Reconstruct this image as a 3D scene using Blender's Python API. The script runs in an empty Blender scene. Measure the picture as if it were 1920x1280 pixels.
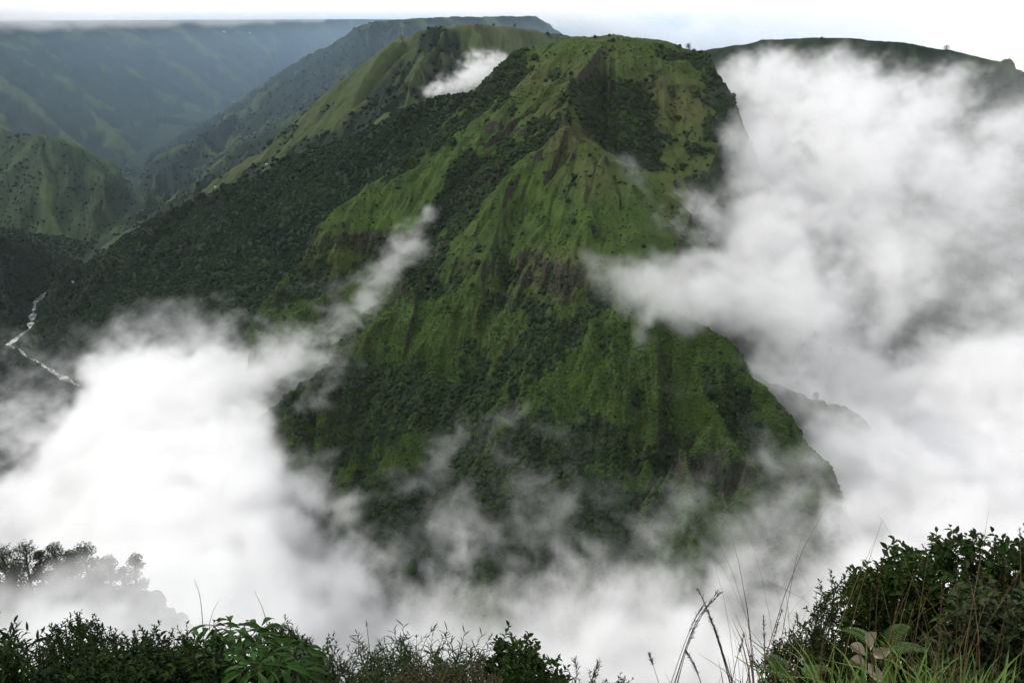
import bpy, math, random, time
import numpy as np

T0 = time.time()
sc = bpy.context.scene
col = sc.collection
rad = math.radians

# ------------------------------------------------------------------ camera
FPX = 1867.0
PITCH = math.atan(610.0 / FPX)
cam = bpy.data.cameras.new('camera')
cam.lens = 35.0
cam.sensor_width = 36.0
cam.clip_start = 0.1
cam.clip_end = 120000.0
camo = bpy.data.objects.new('camera', cam)
camo.rotation_euler = (math.pi / 2 - PITCH, 0, 0)
col.objects.link(camo)
sc.camera = camo

# ------------------------------------------------------------------ world: overcast sky
SUN_EL, SUN_AZ = rad(42), rad(-70)          # azimuth measured from +Y towards +X
world = bpy.data.worlds.new('World')
sc.world = world
world.use_nodes = True
wn = world.node_tree
wn.nodes.clear()
wo = wn.nodes.new('ShaderNodeOutputWorld')
wb = wn.nodes.new('ShaderNodeBackground')
sky = wn.nodes.new('ShaderNodeTexSky')
sky.sky_type = 'NISHITA'
sky.sun_disc = False
sky.sun_elevation = SUN_EL
sky.sun_rotation = SUN_AZ
tc = wn.nodes.new('ShaderNodeTexCoord')
mp = wn.nodes.new('ShaderNodeMapping')
mp.inputs['Scale'].default_value = (1.0, 1.0, 3.2)
nz = wn.nodes.new('ShaderNodeTexNoise')
nz.inputs['Scale'].default_value = 2.6
nz.inputs['Detail'].default_value = 5.0
nz.inputs['Roughness'].default_value = 0.5
rp = wn.nodes.new('ShaderNodeValToRGB')
rp.color_ramp.elements[0].position = 0.30
rp.color_ramp.elements[0].color = (8.1, 8.15, 8.6, 1)
rp.color_ramp.elements[1].position = 0.70
rp.color_ramp.elements[1].color = (9.6, 9.65, 10.0, 1)
mxw = wn.nodes.new('ShaderNodeMix')
mxw.data_type = 'RGBA'
mxw.inputs[0].default_value = 0.97
wn.links.new(tc.outputs['Generated'], mp.inputs[0])
wn.links.new(mp.outputs[0], nz.inputs['Vector'])
wn.links.new(nz.outputs['Fac'], rp.inputs[0])
wn.links.new(sky.outputs[0], mxw.inputs[6])
wn.links.new(rp.outputs[0], mxw.inputs[7])
wn.links.new(mxw.outputs[2], wb.inputs[0])
wb.inputs[1].default_value = 0.075
wn.links.new(wb.outputs[0], wo.inputs[0])

sun = bpy.data.lights.new('sun', 'SUN')
sun.energy = 1.5
sun.angle = rad(10)
sun.color = (1.0, 0.97, 0.9)
suno = bpy.data.objects.new('sun', sun)
suno.rotation_euler = (math.pi / 2 - SUN_EL, 0, -SUN_AZ + math.pi)
col.objects.link(suno)

sc.view_settings.view_transform = 'Standard'
sc.view_settings.look = 'None'
sc.view_settings.gamma = 1.0
sc.view_settings.use_curve_mapping = False
sc.view_settings.exposure = 0.84
sc.cycles.use_denoising = True
sc.cycles.denoiser = 'OPENIMAGEDENOISE'
sc.cycles.max_bounces = 9
sc.cycles.diffuse_bounces = 1
sc.cycles.glossy_bounces = 1
sc.cycles.transmission_bounces = 1
sc.cycles.transparent_max_bounces = 8
sc.cycles.volume_bounces = 6
sc.cycles.use_adaptive_sampling = True
sc.cycles.adaptive_threshold = 0.03
sc.cycles.volume_step_rate = 1.6
sc.cycles.volume_max_steps = 512
sc.cycles.sample_clamp_indirect = 6.0

# ------------------------------------------------------------------ helpers
CP, SP = math.cos(PITCH), math.sin(PITCH)


def at(px, py, Y):
    """world point at distance Y (metres north) seen along the direction of a photo point"""
    u = (px - 960.0) / FPX
    v = (640.0 - py) / FPX
    fy = CP + v * SP
    fz = -SP + v * CP
    return (u / fy * Y, Y, fz / fy * Y)


def tag(o, label=None, cat=None, group=None, kind=None):
    if label: o['label'] = label
    if cat: o['category'] = cat
    if group: o['group'] = group
    if kind: o['kind'] = kind
    return o


def link(name, data, parent=None):
    o = bpy.data.objects.new(name, data)
    col.objects.link(o)
    if parent: o.parent = parent
    return o


def empty(name, loc):
    o = link(name, None)
    o.location = loc
    o.empty_display_size = 0.1
    return o


def mesh_np(name, verts, faces, mat=None, smooth=False):
    """verts (n,3) array, faces (m,k) int array"""
    verts = np.asarray(verts, np.float32)
    faces = np.asarray(faces, np.int32)
    me = bpy.data.meshes.new(name)
    me.vertices.add(len(verts))
    me.vertices.foreach_set('co', verts.ravel())
    k = faces.shape[1]
    me.loops.add(faces.size)
    me.loops.foreach_set('vertex_index', faces.ravel())
    me.polygons.add(len(faces))
    me.polygons.foreach_set('loop_start', np.arange(0, faces.size, k, dtype=np.int32))
    me.polygons.foreach_set('loop_total', np.full(len(faces), k, np.int32))
    me.polygons.foreach_set('use_smooth', np.full(len(faces), smooth, bool))
    me.update(calc_edges=True)
    if mat is not None: me.materials.append(mat)
    return me


def smooth(a, b, x):
    t = np.clip((x - a) / (b - a), 0, 1)
    return t * t * (3 - 2 * t)


_rng = np.random.default_rng(7)
_P = _rng.permutation(4096).astype(np.int32)
_V = _rng.uniform(-1, 1, 4096).astype(np.float32)


def _h2(i, j, s=0):
    return _P[(_P[(i + s * 131) & 4095] + j) & 4095]


def vnoise2(x, y, s=0):
    xi = np.floor(x); yi = np.floor(y)
    fx = (x - xi).astype(np.float32); fy = (y - yi).astype(np.float32)
    xi = xi.astype(np.int32); yi = yi.astype(np.int32)
    ux = fx * fx * fx * (fx * (fx * 6 - 15) + 10); uy = fy * fy * fy * (fy * (fy * 6 - 15) + 10)
    a = _V[_h2(xi, yi, s)]; b = _V[_h2(xi + 1, yi, s)]
    c = _V[_h2(xi, yi + 1, s)]; d = _V[_h2(xi + 1, yi + 1, s)]
    return (a + (b - a) * ux) + ((c + (d - c) * ux) - (a + (b - a) * ux)) * uy


def fbm2(x, y, o=4, s=0, gain=0.5):
    r = 0; a = 1.0; n = 0
    for k in range(o):
        r = r + a * vnoise2(x, y, s + k); n += a
        x, y = (x * 1.6 - y * 1.2) + 17.3, (x * 1.2 + y * 1.6) - 9.1
        a *= gain
    return r / n


def vnoise3(x, y, z, s=0):
    xi = np.floor(x); yi = np.floor(y); zi = np.floor(z)
    fx = x - xi; fy = y - yi; fz = z - zi
    xi = xi.astype(np.int32) + s * 57; yi = yi.astype(np.int32); zi = zi.astype(np.int32)
    fx = fx * fx * (3 - 2 * fx); fy = fy * fy * (3 - 2 * fy); fz = fz * fz * (3 - 2 * fz)
    p0 = _P[xi & 4095]; p1 = _P[(xi + 1) & 4095]
    r = []
    for p in (p0, p1):
        q0 = _P[(p + yi) & 4095]; q1 = _P[(p + yi + 1) & 4095]
        c = _V[(q0 + zi * 7) & 4095]; d = _V[(q0 + zi * 7 + 7) & 4095]
        e = _V[(q1 + zi * 7) & 4095]; f = _V[(q1 + zi * 7 + 7) & 4095]
        m0 = c + (d - c) * fz; m1 = e + (f - e) * fz
        r.append(m0 + (m1 - m0) * fy)
    return r[0] + (r[1] - r[0]) * fx


def fbm3(x, y, z, o=4, s=0, gain=0.5):
    r = 0; a = 1.0; n = 0
    for k in range(o):
        r = r + a * vnoise3(x, y, z, s + k); n += a
        x, y, z = x * 1.7 + y * 1.05 + 3.1, y * 1.7 - x * 1.05 + 7.7, z * 2.03 + 1.9
        a *= gain
    return r / n


# ------------------------------------------------------------------ materials
def new_mat(name):
    m = bpy.data.materials.new(name)
    m.use_nodes = True
    nt = m.node_tree
    return m, nt, nt.nodes['Principled BSDF']


def leaf_mat(name, c1, c2, rough=0.55, scale=9.0, spec=0.3, trans=0.0, rnd=0.5, world=0.0):
    """foliage colour varying from piece to piece and over each piece"""
    m, nt, b = new_mat(name)
    tcn = nt.nodes.new('ShaderNodeTexCoord')
    n = nt.nodes.new('ShaderNodeTexNoise'); n.inputs['Scale'].default_value = scale
    n.inputs['Detail'].default_value = 3
    nt.links.new(tcn.outputs['Object'], n.inputs['Vector'])
    oi = nt.nodes.new('ShaderNodeObjectInfo')
    ma = nt.nodes.new('ShaderNodeMath'); ma.operation = 'MULTIPLY_ADD'
    nt.links.new(oi.outputs['Random'], ma.inputs[0]); ma.inputs[1].default_value = rnd
    mb = nt.nodes.new('ShaderNodeMath'); mb.operation = 'MULTIPLY_ADD'
    nt.links.new(n.outputs['Fac'], mb.inputs[0]); mb.inputs[1].default_value = 1.6
    mb.inputs[2].default_value = -0.3 - rnd * 0.5
    nt.links.new(mb.outputs[0], ma.inputs[2])
    fac = ma.outputs[0]
    if world:
        gp = nt.nodes.new('ShaderNodeNewGeometry')
        vs = nt.nodes.new('ShaderNodeVectorMath'); vs.operation = 'SCALE'; vs.inputs['Scale'].default_value = world
        nt.links.new(gp.outputs['Position'], vs.inputs[0])
        n2 = nt.nodes.new('ShaderNodeTexNoise'); n2.inputs['Scale'].default_value = 1.0; n2.inputs['Detail'].default_value = 4; n2.inputs['Roughness'].default_value = 0.6
        nt.links.new(vs.outputs[0], n2.inputs['Vector'])
        mc = nt.nodes.new('ShaderNodeMath'); mc.operation = 'MULTIPLY_ADD'
        nt.links.new(n2.outputs['Fac'], mc.inputs[0]); mc.inputs[1].default_value = 2.4; mc.inputs[2].default_value = -1.2
        md_ = nt.nodes.new('ShaderNodeMath'); md_.operation = 'ADD'
        nt.links.new(mc.outputs[0], md_.inputs[0]); nt.links.new(fac, md_.inputs[1]); fac = md_.outputs[0]
    mx = nt.nodes.new('ShaderNodeMix'); mx.data_type = 'RGBA'; mx.clamp_factor = True
    nt.links.new(fac, mx.inputs[0])
    mx.inputs[6].default_value = (*c1, 1); mx.inputs[7].default_value = (*c2, 1)
    nt.links.new(mx.outputs[2], b.inputs['Base Color'])
    b.inputs['Roughness'].default_value = rough
    b.inputs['Specular IOR Level'].default_value = spec
    if trans > 0:
        tr = nt.nodes.new('ShaderNodeBsdfTranslucent')
        nt.links.new(mx.outputs[2], tr.inputs[0])
        ms = nt.nodes.new('ShaderNodeMixShader'); ms.inputs[0].default_value = trans
        out = nt.nodes['Material Output']
        nt.links.new(b.outputs[0], ms.inputs[1]); nt.links.new(tr.outputs[0], ms.inputs[2])
        nt.links.new(ms.outputs[0], out.inputs[0])
    return m


def terrain_mat(name, grass_a, grass_b, dry, wood_a, wood_b, rock_a, rock_b, soft=0.12):
    m, nt, b = new_mat(name)
    N = nt.nodes.new; L = nt.links.new
    geo = N('ShaderNodeNewGeometry')

    def noise(scale, detail=4, rough=0.55):
        mpn = N('ShaderNodeVectorMath'); mpn.operation = 'SCALE'
        L(geo.outputs['Position'], mpn.inputs[0]); mpn.inputs['Scale'].default_value = scale
        n = N('ShaderNodeTexNoise'); n.inputs['Scale'].default_value = 1.0
        n.inputs['Detail'].default_value = detail; n.inputs['Roughness'].default_value = rough
        L(mpn.outputs[0], n.inputs['Vector'])
        return n.outputs['Fac']

    def attr(n):
        a = N('ShaderNodeAttribute'); a.attribute_name = n
        return a.outputs['Fac']

    def math_(op, a, bb, c=None, clamp=False):
        n = N('ShaderNodeMath'); n.operation = op; n.use_clamp = clamp
        for i, v in enumerate((a, bb, c)):
            if v is None: continue
            if isinstance(v, (int, float)): n.inputs[i].default_value = v
            else: L(v, n.inputs[i])
        return n.outputs[0]

    def mix(f, a, bb):
        n = N('ShaderNodeMix'); n.data_type = 'RGBA'; n.clamp_factor = True
        for i, v in ((0, f), (6, a), (7, bb)):
            if isinstance(v, tuple): n.inputs[i].default_value = (*v, 1)
            elif isinstance(v, (int, float)): n.inputs[i].default_value = v
            else: L(v, n.inputs[i])
        return n.outputs[2]

    def ramp(v, lo, hi):
        n = N('ShaderNodeMapRange'); n.inputs[1].default_value = lo; n.inputs[2].default_value = hi
        n.interpolation_type = 'SMOOTHSTEP'
        L(v, n.inputs[0])
        return n.outputs[0]

    big = noise(0.006, 5); mid = noise(0.035, 5); fine = noise(0.22, 4, 0.7); tiny = noise(0.8, 2, 0.6)
    g = mix(ramp(mid, 0.35, 0.68), grass_a, grass_b)
    g = mix(math_('MULTIPLY', ramp(fine, 0.35, 0.75), 0.55), g, tuple(c * 0.42 for c in grass_a))
    g = mix(math_('MULTIPLY', math_('ADD', attr('dry'), math_('MULTIPLY', ramp(big, 0.45, 0.7), 0.30)), 0.9, clamp=True), g, dry)
    w = mix(ramp(fine, 0.35, 0.7), wood_a, wood_b)
    sv = N('ShaderNodeVectorMath'); sv.operation = 'MULTIPLY'; L(geo.outputs['Position'], sv.inputs[0]); sv.inputs[1].default_value = (0.30, 0.30, 0.05)
    st = N('ShaderNodeTexNoise'); st.inputs['Scale'].default_value = 1.0; st.inputs['Detail'].default_value = 4; st.inputs['Roughness'].default_value = 0.7
    L(sv.outputs[0], st.inputs['Vector'])
    r = mix(ramp(st.outputs['Fac'], 0.40, 0.62), rock_a, rock_b)
    r = mix(math_('MULTIPLY', ramp(tiny, 0.45, 0.65), 0.55), r, wood_b)
    fm = ramp(math_('ADD', attr('forest'), math_('MULTIPLY', math_('SUBTRACT', fine, 0.5), 0.9)), 0.5 - soft, 0.5 + soft)
    rm = ramp(math_('ADD', attr('rock'), math_('MULTIPLY', math_('SUBTRACT', fine, 0.5), 0.9)), 0.40, 0.66)
    c = mix(fm, g, w)
    c = mix(rm, c, r)
    c = mix(ramp(math_('ADD', attr('bare'), math_('MULTIPLY', math_('SUBTRACT', fine, 0.5), 1.0)), 0.45, 0.65), c, (0.20, 0.115, 0.075))
    L(c, b.inputs['Base Color'])
    b.inputs['Roughness'].default_value = 0.9
    b.inputs['Specular IOR Level'].default_value = 0.15
    bump = N('ShaderNodeBump'); bump.inputs['Strength'].default_value = 0.9; bump.inputs['Distance'].default_value = 2.4
    L(math_('ADD', fine, math_('MULTIPLY', tiny, 0.35)), bump.inputs['Height'])
    L(bump.outputs[0], b.inputs['Normal'])
    return m


MAT_HILL = terrain_mat('hillside', (0.023, 0.050, 0.008), (0.048, 0.089, 0.013), (0.060, 0.061, 0.021),
                       (0.010, 0.020, 0.008), (0.020, 0.036, 0.012), (0.013, 0.012, 0.009), (0.048, 0.042, 0.030), 0.22)

MAT_FAR = terrain_mat('far_hillside', (0.030, 0.056, 0.016), (0.050, 0.084, 0.024), (0.060, 0.062, 0.030),
                      (0.006, 0.015, 0.009), (0.013, 0.026, 0.013), (0.030, 0.028, 0.026), (0.085, 0.070, 0.055), 0.55)

# ------------------------------------------------------------------ terrain
def cyl(pts):
    return np.array([at(*p) for p in pts], np.float64)


# every ridge: owner, crest points, slope, rounding radius, mode
RIDGES = []


def ridge(owner, pts, slope, rnd=30.0, flat=None, raw=False):
    RIDGES.append((owner, np.array(pts, float) if raw else cyl(pts), slope, rnd, flat))


OWN = ['valley_floor', 'mountain', 'domed_hill', 'forested_ridge', 'grassy_ridge', 'plateau', 'cone_hill',
       'river_hill', 'cloudy_mountain', 'near_slope', 'wooded_knoll']
# main mountain
ridge(1, [(1000, 88, 2000), (1080, 70, 1980), (1150, 67, 1960), (1230, 76, 1960), (1300, 96, 1960)], 0.78, 110)
ridge(1, [(1120, 90, 1880), (1075, 150, 1740), (1060, 212, 1640), (1095, 250, 1600), (1130, 292, 1560), (1180, 345, 1515), (1225, 405, 1475),
          (1250, 490, 1400), (1252, 575, 1325), (1308, 600, 1290), (1350, 622, 1262), (1378, 655, 1240), (1390, 700, 1215), (1428, 722, 1190), (1478, 775, 1140), (1506, 832, 1100), (1552, 880, 1060), (1570, 940, 1020)], (1.5, 0.86), 26)
ridge(1, [(1300, 96, 1960), (1345, 152, 1880), (1374, 192, 1830), (1374, 250, 1780), (1340, 320, 1730), (1345, 400, 1670)], (1.6, 1.0), 20)
ridge(1, [(1000, 88, 2000), (945, 130, 1930), (870, 213, 1850), (760, 290, 1770), (690, 345, 1730), (640, 390, 1700), (600, 432, 1680),
          (606, 500, 1630), (510, 556, 1600), (487, 620, 1550), (478, 720, 1480), (500, 820, 1400)], (0.86, 1.7), 16)
ridge(1, [(1060, 212, 1640), (985, 305, 1590), (930, 370, 1560), (860, 450, 1500), (760, 520, 1450), (680, 600, 1400), (600, 700, 1330)], 0.80, 30)
ridge(1, [(1140, 300, 1560), (1110, 400, 1460), (1060, 500, 1390), (980, 620, 1310), (900, 760, 1230), (850, 880, 1160)], 0.80, 40)
ridge(1, [(1252, 580, 1325), (1190, 680, 1250), (1110, 800, 1170), (1060, 940, 1090)], 0.82, 26)
ridge(1, [(1375, 650, 1240), (1335, 765, 1165), (1400, 870, 1095), (1450, 960, 1040), (1475, 1010, 1010)], 1.0, 10)
ridge(1, [(1335, 765, 1165), (1280, 850, 1110), (1230, 950, 1060)], 0.9, 16)
# hill B behind, with plateau and rib
ridge(2, [(1120, 80, 3700), (1060, 66, 3650), (960, 50, 3550), (880, 45, 3450), (810, 52, 3400), (760, 75, 3400), (700, 126, 3400), (650, 172, 3380), (600, 236, 3350), (572, 285, 3340), (555, 370, 3330), (545, 480, 3320)], (0.70, 1.1), 70)
ridge(2, [(830, 60, 3360), (790, 110, 3200), (768, 150, 3080), (765, 178, 2980), (720, 240, 2900)], 0.75, 14)
# forested ridge E
ridge(3, [(1000, 180, 2150), (890, 174, 2300), (825, 182, 2380), (750, 205, 2430), (700, 236, 2480), (620, 268, 2560), (530, 297, 2650), (460, 330, 2720), (380, 362, 2800), (300, 402, 2880),
          (240, 440, 2930), (200, 474, 2980), (175, 500, 3000)], 0.74, 30)
ridge(3, [(530, 297, 2650), (440, 400, 2580), (340, 500, 2500), (240, 600, 2400)], 0.72, 50)
ridge(3, [(700, 236, 2480), (600, 400, 2300), (480, 560, 2150), (380, 670, 2060)], 0.7, 60)
# ridge C
ridge(4, [(1000, 30, 5900), (850, 32, 5500), (760, 36, 5100), (700, 41, 4950), (668, 50, 4900), (645, 78, 4880), (570, 120, 4800), (500, 160, 4650), (440, 214, 4450), (380, 252, 4250), (320, 300, 4050), (290, 350, 3900)], 0.60, 40)
ridge(4, [(760, 40, 5000), (740, 90, 4500), (690, 135, 4250), (640, 150, 4100), (560, 215, 3900), (470, 280, 3700), (370, 340, 3560)], 0.6, 30)
ridge(4, [(900, 50, 4200), (800, 110, 3900), (700, 195, 3600), (600, 255, 3400), (500, 310, 3300), (420, 345, 3250)], 0.6, 30)
# plateau wall D
ridge(5, [(-1500, 38, 3300), (-900, 40, 3900), (-400, 40, 4500), (-100, 42, 5000), (60, 42, 5400), (350, 40, 6200), (520, 38, 7000), (680, 37, 8200), (760, 37, 10500), (830, 40, 16000)], 0.50, 60, 1)
ridge(5, [(60, 50, 5350), (60, 130, 4950), (110, 220, 4600), (180, 300, 4350)], 0.5, 40)
ridge(5, [(330, 45, 6150), (330, 130, 5700), (370, 200, 5350), (430, 235, 5150)], 0.5, 40)
ridge(5, [(-250, 60, 4650), (-150, 160, 4350), (-50, 260, 4100)], 0.5, 40)
# F cone hill, G hills by river
ridge(6, [(-300, 170, 4100), (-80, 215, 4000), (30, 250, 3900), (75, 252, 3860), (150, 278, 3820), (215, 322, 3780), (290, 382, 3720)], 0.62, 20)
ridge(6, [(75, 252, 3860), (60, 340, 3650), (90, 400, 3500), (80, 450, 3400)], 0.6, 20)
ridge(7, [(-400, 330, 2900), (-100, 405, 2900), (0, 440, 2920), (70, 482, 2960), (140, 522, 3000)], 0.6, 20)
ridge(7, [(-400, 560, 2150), (-120, 620, 2180), (20, 655, 2190), (75, 676, 2190), (112, 720, 2150), (115, 800, 2060)], 0.75, 16)
# R mountain to the right
ridge(8, [(1150, 110, 2900), (1310, 98, 2760), (1440, 75, 2620), (1530, 71, 2540), (1600, 71, 2500), (1690, 80, 2440), (1770, 93, 2400), (1860, 114, 2330), (1920, 136, 2280), (2100, 210, 2150), (2400, 260, 1900), (2900, 330, 1500)], 0.72, 60)
ridge(8, [(1600, 74, 2480), (1560, 250, 2150), (1600, 420, 1900), (1560, 560, 1700), (1600, 640, 1600)], 0.8, 40)
ridge(8, [(1860, 120, 2310), (1820, 300, 2000), (1860, 420, 1800), (1800, 600, 1560), (1830, 720, 1440)], 0.8, 40)
ridge(1, [(1400, 690, 1330), (1450, 722, 1300), (1500, 742, 1270), (1540, 768, 1240), (1575, 815, 1200), (1612, 880, 1150), (1640, 950, 1110)], 0.78, 22)
# near side: viewpoint slope and wooded knoll
ridge(10, [(-500, 1060, 340), (-200, 1068, 318), (0, 1072, 300), (90, 1078, 298), (190, 1092, 300), (250, 1110, 302), (262, 1250, 300), (266, 1500, 296)], (1.9, 1.2), 8)

RIVER = np.array([at(560, 130, 7000), at(430, 245, 5000), at(250, 335, 4150), at(262, 380, 3800), at(170, 478, 3330), at(150, 505, 3120), at(118, 508, 3060), at(112, 530, 2900), at(66, 566, 2770), at(60, 592, 2660), at(56, 616, 2560),
                  at(14, 645, 2440), at(84, 688, 2310), at(220, 770, 2080), at(300, 900, 1600), at(500, 1150, 1100), at(900, 1300, 850), at(1500, 1250, 800), at(2100, 1150, 800)])
RIVER_Z = np.array([-330, -520, -650, -690, -765, -785, -788, -795, -800, -806, -812, -818, -826, -835, -850, -865, -875, -885, -895], float)
RIVER[:, 2] = RIVER_Z
# keep the river's bed under the picture points: rescale along the line of sight
_pix = [(560, 130), (430, 245), (250, 335), (262, 380), (170, 478), (150, 505), (118, 508), (112, 530), (66, 566), (60, 592), (56, 616), (14, 645), (84, 688), (220, 770)]
for _i, (_a, _b) in enumerate(_pix):
    p1 = at(_a, _b, 1.0)
    k = RIVER_Z[_i] / p1[2]
    RIVER[_i] = (p1[0] * k, k, RIVER_Z[_i])


def seg_max(X, Y, pts, slope, rnd, flat):
    best = np.full(X.shape, -1e5, np.float32)
    near = np.full(X.shape, 1e9, np.float32); nside = np.zeros(X.shape, np.float32); nzv = np.zeros(X.shape, np.float32)
    for a, b in zip(pts[:-1], pts[1:]):
        dx, dy = b[0] - a[0], b[1] - a[1]
        l2 = dx * dx + dy * dy + 1e-6
        t = np.clip(((X - a[0]) * dx + (Y - a[1]) * dy) / l2, 0, 1)
        ex = X - (a[0] + t * dx); ey = Y - (a[1] + t * dy)
        d = np.sqrt(ex * ex + ey * ey)
        zc = a[2] + t * (b[2] - a[2])
        sl = slope
        if isinstance(slope, tuple):               # (left of the crest's direction, right of it)
            sd = (dx * ey - dy * ex) / (math.sqrt(l2) * (d + 1e-3))
            sl = slope[1] + (slope[0] - slope[1]) * smooth(-0.6, 0.6, sd)
        best = np.maximum(best, (zc - sl * (d * d / (d + rnd))).astype(np.float32))
        if flat:                                   # level land on one side of the crest
            m = d < near - 1e-3
            near = np.where(m, d, near).astype(np.float32)
            nside = np.where(m, (dx * ey - dy * ex) * flat, nside); nzv = np.where(m, zc, nzv)
    if flat:
        best = np.where(nside > 0, np.maximum(best, nzv - 0.004 * near), best)
    return best


CAP_E = cyl([(1330, 85, 2300), (1310, 98, 2000), (1348, 152, 1880), (1378, 192, 1830), (1378, 250, 1780), (1350, 320, 1700), (1300, 400, 1560), (1254, 490, 1410), (1254, 574, 1325), (1310, 599, 1290),
             (1352, 621, 1262), (1381, 654, 1240), (1394, 700, 1215), (1432, 721, 1190), (1482, 773, 1140), (1510, 830, 1100), (1556, 878, 1060), (1576, 940, 1020), (1540, 1020, 960)])
CAP_W = cyl([(1010, 80, 2150), (940, 125, 1960), (866, 212, 1860), (757, 289, 1775), (690, 342, 1735), (640, 388, 1705), (598, 432, 1685),
             (590, 500, 1640), (505, 556, 1605), (484, 620, 1555), (474, 720, 1485), (430, 860, 1380)])


def cap_height(X, Y, pts, slope, side):
    """ceiling that falls away steeply on one side of a silhouette crest"""
    near = np.full(X.shape, 1e9, np.float32); sd = np.zeros(X.shape, np.float32); zc = np.zeros(X.shape, np.float32)
    for a, b in zip(pts[:-1], pts[1:]):
        dx, dy = b[0] - a[0], b[1] - a[1]
        t = np.clip(((X - a[0]) * dx + (Y - a[1]) * dy) / (dx * dx + dy * dy), 0, 1)
        ex = X - (a[0] + t * dx); ey = Y - (a[1] + t * dy)
        d = np.hypot(ex, ey)
        m = d < near - 1e-3
        near = np.where(m, d, near).astype(np.float32)
        sd = np.where(m, (dx * ey - dy * ex) * side, sd); zc = np.where(m, a[2] + t * (b[2] - a[2]), zc)
    return np.where(sd > 0, zc + 3 - slope * near, 1e4).astype(np.float32)


def line_dist(X, Y, pts):
    bd = np.full(X.shape, 1e9, np.float32)
    for a, b in zip(pts[:-1], pts[1:]):
        dx, dy = b[0] - a[0], b[1] - a[1]
        t = np.clip(((X - a[0]) * dx + (Y - a[1]) * dy) / (dx * dx + dy * dy), 0, 1)
        bd = np.minimum(bd, np.hypot(X - (a[0] + t * dx), Y - (a[1] + t * dy)))
    return bd


def river_dist(X, Y):
    bd = np.full(X.shape, 1e9, np.float32); bz = np.zeros(X.shape, np.float32)
    for a, b in zip(RIVER[:-1], RIVER[1:]):
        dx, dy = b[0] - a[0], b[1] - a[1]
        t = np.clip(((X - a[0]) * dx + (Y - a[1]) * dy) / (dx * dx + dy * dy), 0, 1)
        d = np.hypot(X - (a[0] + t * dx), Y - (a[1] + t * dy)).astype(np.float32)
        m = d < bd
        bd = np.where(m, d, bd); bz = np.where(m, a[2] + t * (b[2] - a[2]), bz).astype(np.float32)
    return bd, bz


def near_profile(r):
    """ground height below the eye at distance r in front of the viewpoint"""
    return np.interp(r, [0, 1.6, 3.0, 6, 12, 30, 80, 300, 900, 1200], [-1.68, -1.72, -2.9, -5.6, -11.5, -31, -84, -300, -830, -880])


def base_height(X, Y):
    wx = 26 * fbm2(X / 210, Y / 210, 3, 11); wy = 26 * fbm2(X / 210, Y / 210, 3, 15)
    far = smooth(900, 1500, Y)
    Xw = X + wx * 0.5 * far; Yw = Y + wy * 0.5 * far
    h = np.full(X.shape, -5000.0, np.float32); own = np.zeros(X.shape, np.int8)
    capped = False
    for o, pts, sl, rn, fl in RIDGES:
        if o != 1 and not capped:
            capped = True
            h = np.minimum(h, cap_height(Xw, Yw, CAP_E, 1.9, 1))
            h = np.minimum(h, cap_height(Xw, Yw, CAP_W, 1.5, -1))
        z = seg_max(Xw, Yw, pts, sl, rn, fl)
        # smooth union
        k = 10.0
        hh = np.clip(0.5 + 0.5 * (z - h) / k, 0, 1)
        own = np.where(z > h, o, own)
        h = h + (z - h) * hh + k * hh * (1 - hh) * (np.abs(z - h) < k)
    r = np.hypot(X, Y)
    # near slope: falls away in front, level behind the viewpoint
    fwd = np.where(Y > 0, np.hypot(np.maximum(Y, 0), np.maximum(np.abs(X) - 60, 0)), 0)
    zn = np.interp(fwd, [0, 1.6, 3.0, 6, 12, 30, 80, 300, 900, 1200], [-1.68, -1.72, -2.9, -5.6, -11.5, -31, -84, -300, -830, -880]).astype(np.float32)
    zn = zn - np.where(r > 40, 0.2 * np.minimum(r - 40, 60), 0)
    zn = np.where(Y > 1500, -5000, zn)
    own = np.where(zn > h, 9, own); h = np.maximum(h, zn)
    rd, rz = river_dist(X, Y)
    fl = rz + np.maximum(rd - 14, 0) * 0.16
    fl = np.minimum(fl, rz + 60) - 620 * smooth(-300, 900, X) * smooth(3000, 4600, Y)
    flz = np.where(r > 250, fl, -5000)
    own = np.where(flz > h, 0, own)
    h = np.maximum(h, flz)
    # let the valley floor win along the river course
    m = smooth(70, 16, rd) * (r > 900)
    h = h + (np.minimum(h, rz - 2 + np.maximum(rd - 12, 0) * 0.35) - h) * m
    return h.astype(np.float32), own, rd, rz


def erosion(X, Y, gx, gy, cell, seed, waves=1.15):
    """gullies running down the slope: oriented waves blended over jittered cells"""
    g = np.hypot(gx, gy) + 1e-4
    tx, ty = -gy / g * waves, gx / g * waves
    px, py = X / cell, Y / cell
    ix, iy = np.floor(px), np.floor(py)
    fx, fy = (px - ix).astype(np.float32), (py - iy).astype(np.float32)
    ix = ix.astype(np.int32); iy = iy.astype(np.int32)
    va = 0; dxx = 0; dyy = 0; wt = 0
    for i in (-1, 0, 1):
        for j in (-1, 0, 1):
            hx = _V[_h2(ix + i, iy + j, seed)] * 0.4; hy = _V[_h2(ix + i, iy + j, seed + 3)] * 0.4
            ax = fx - i - 0.5 - hx; ay = fy - j - 0.5 - hy
            w = np.exp(-2.2 * (ax * ax + ay * ay))
            ph = 2 * math.pi * (ax * tx + ay * ty) + 6.28 * _V[_h2(ix + i, iy + j, seed + 5)]*0.15
            s = np.sin(ph)
            va = va + np.cos(ph) * w; dxx = dxx - s * tx * w; dyy = dyy - s * ty * w; wt = wt + w
    return va / wt, dxx / wt, dyy / wt


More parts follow.
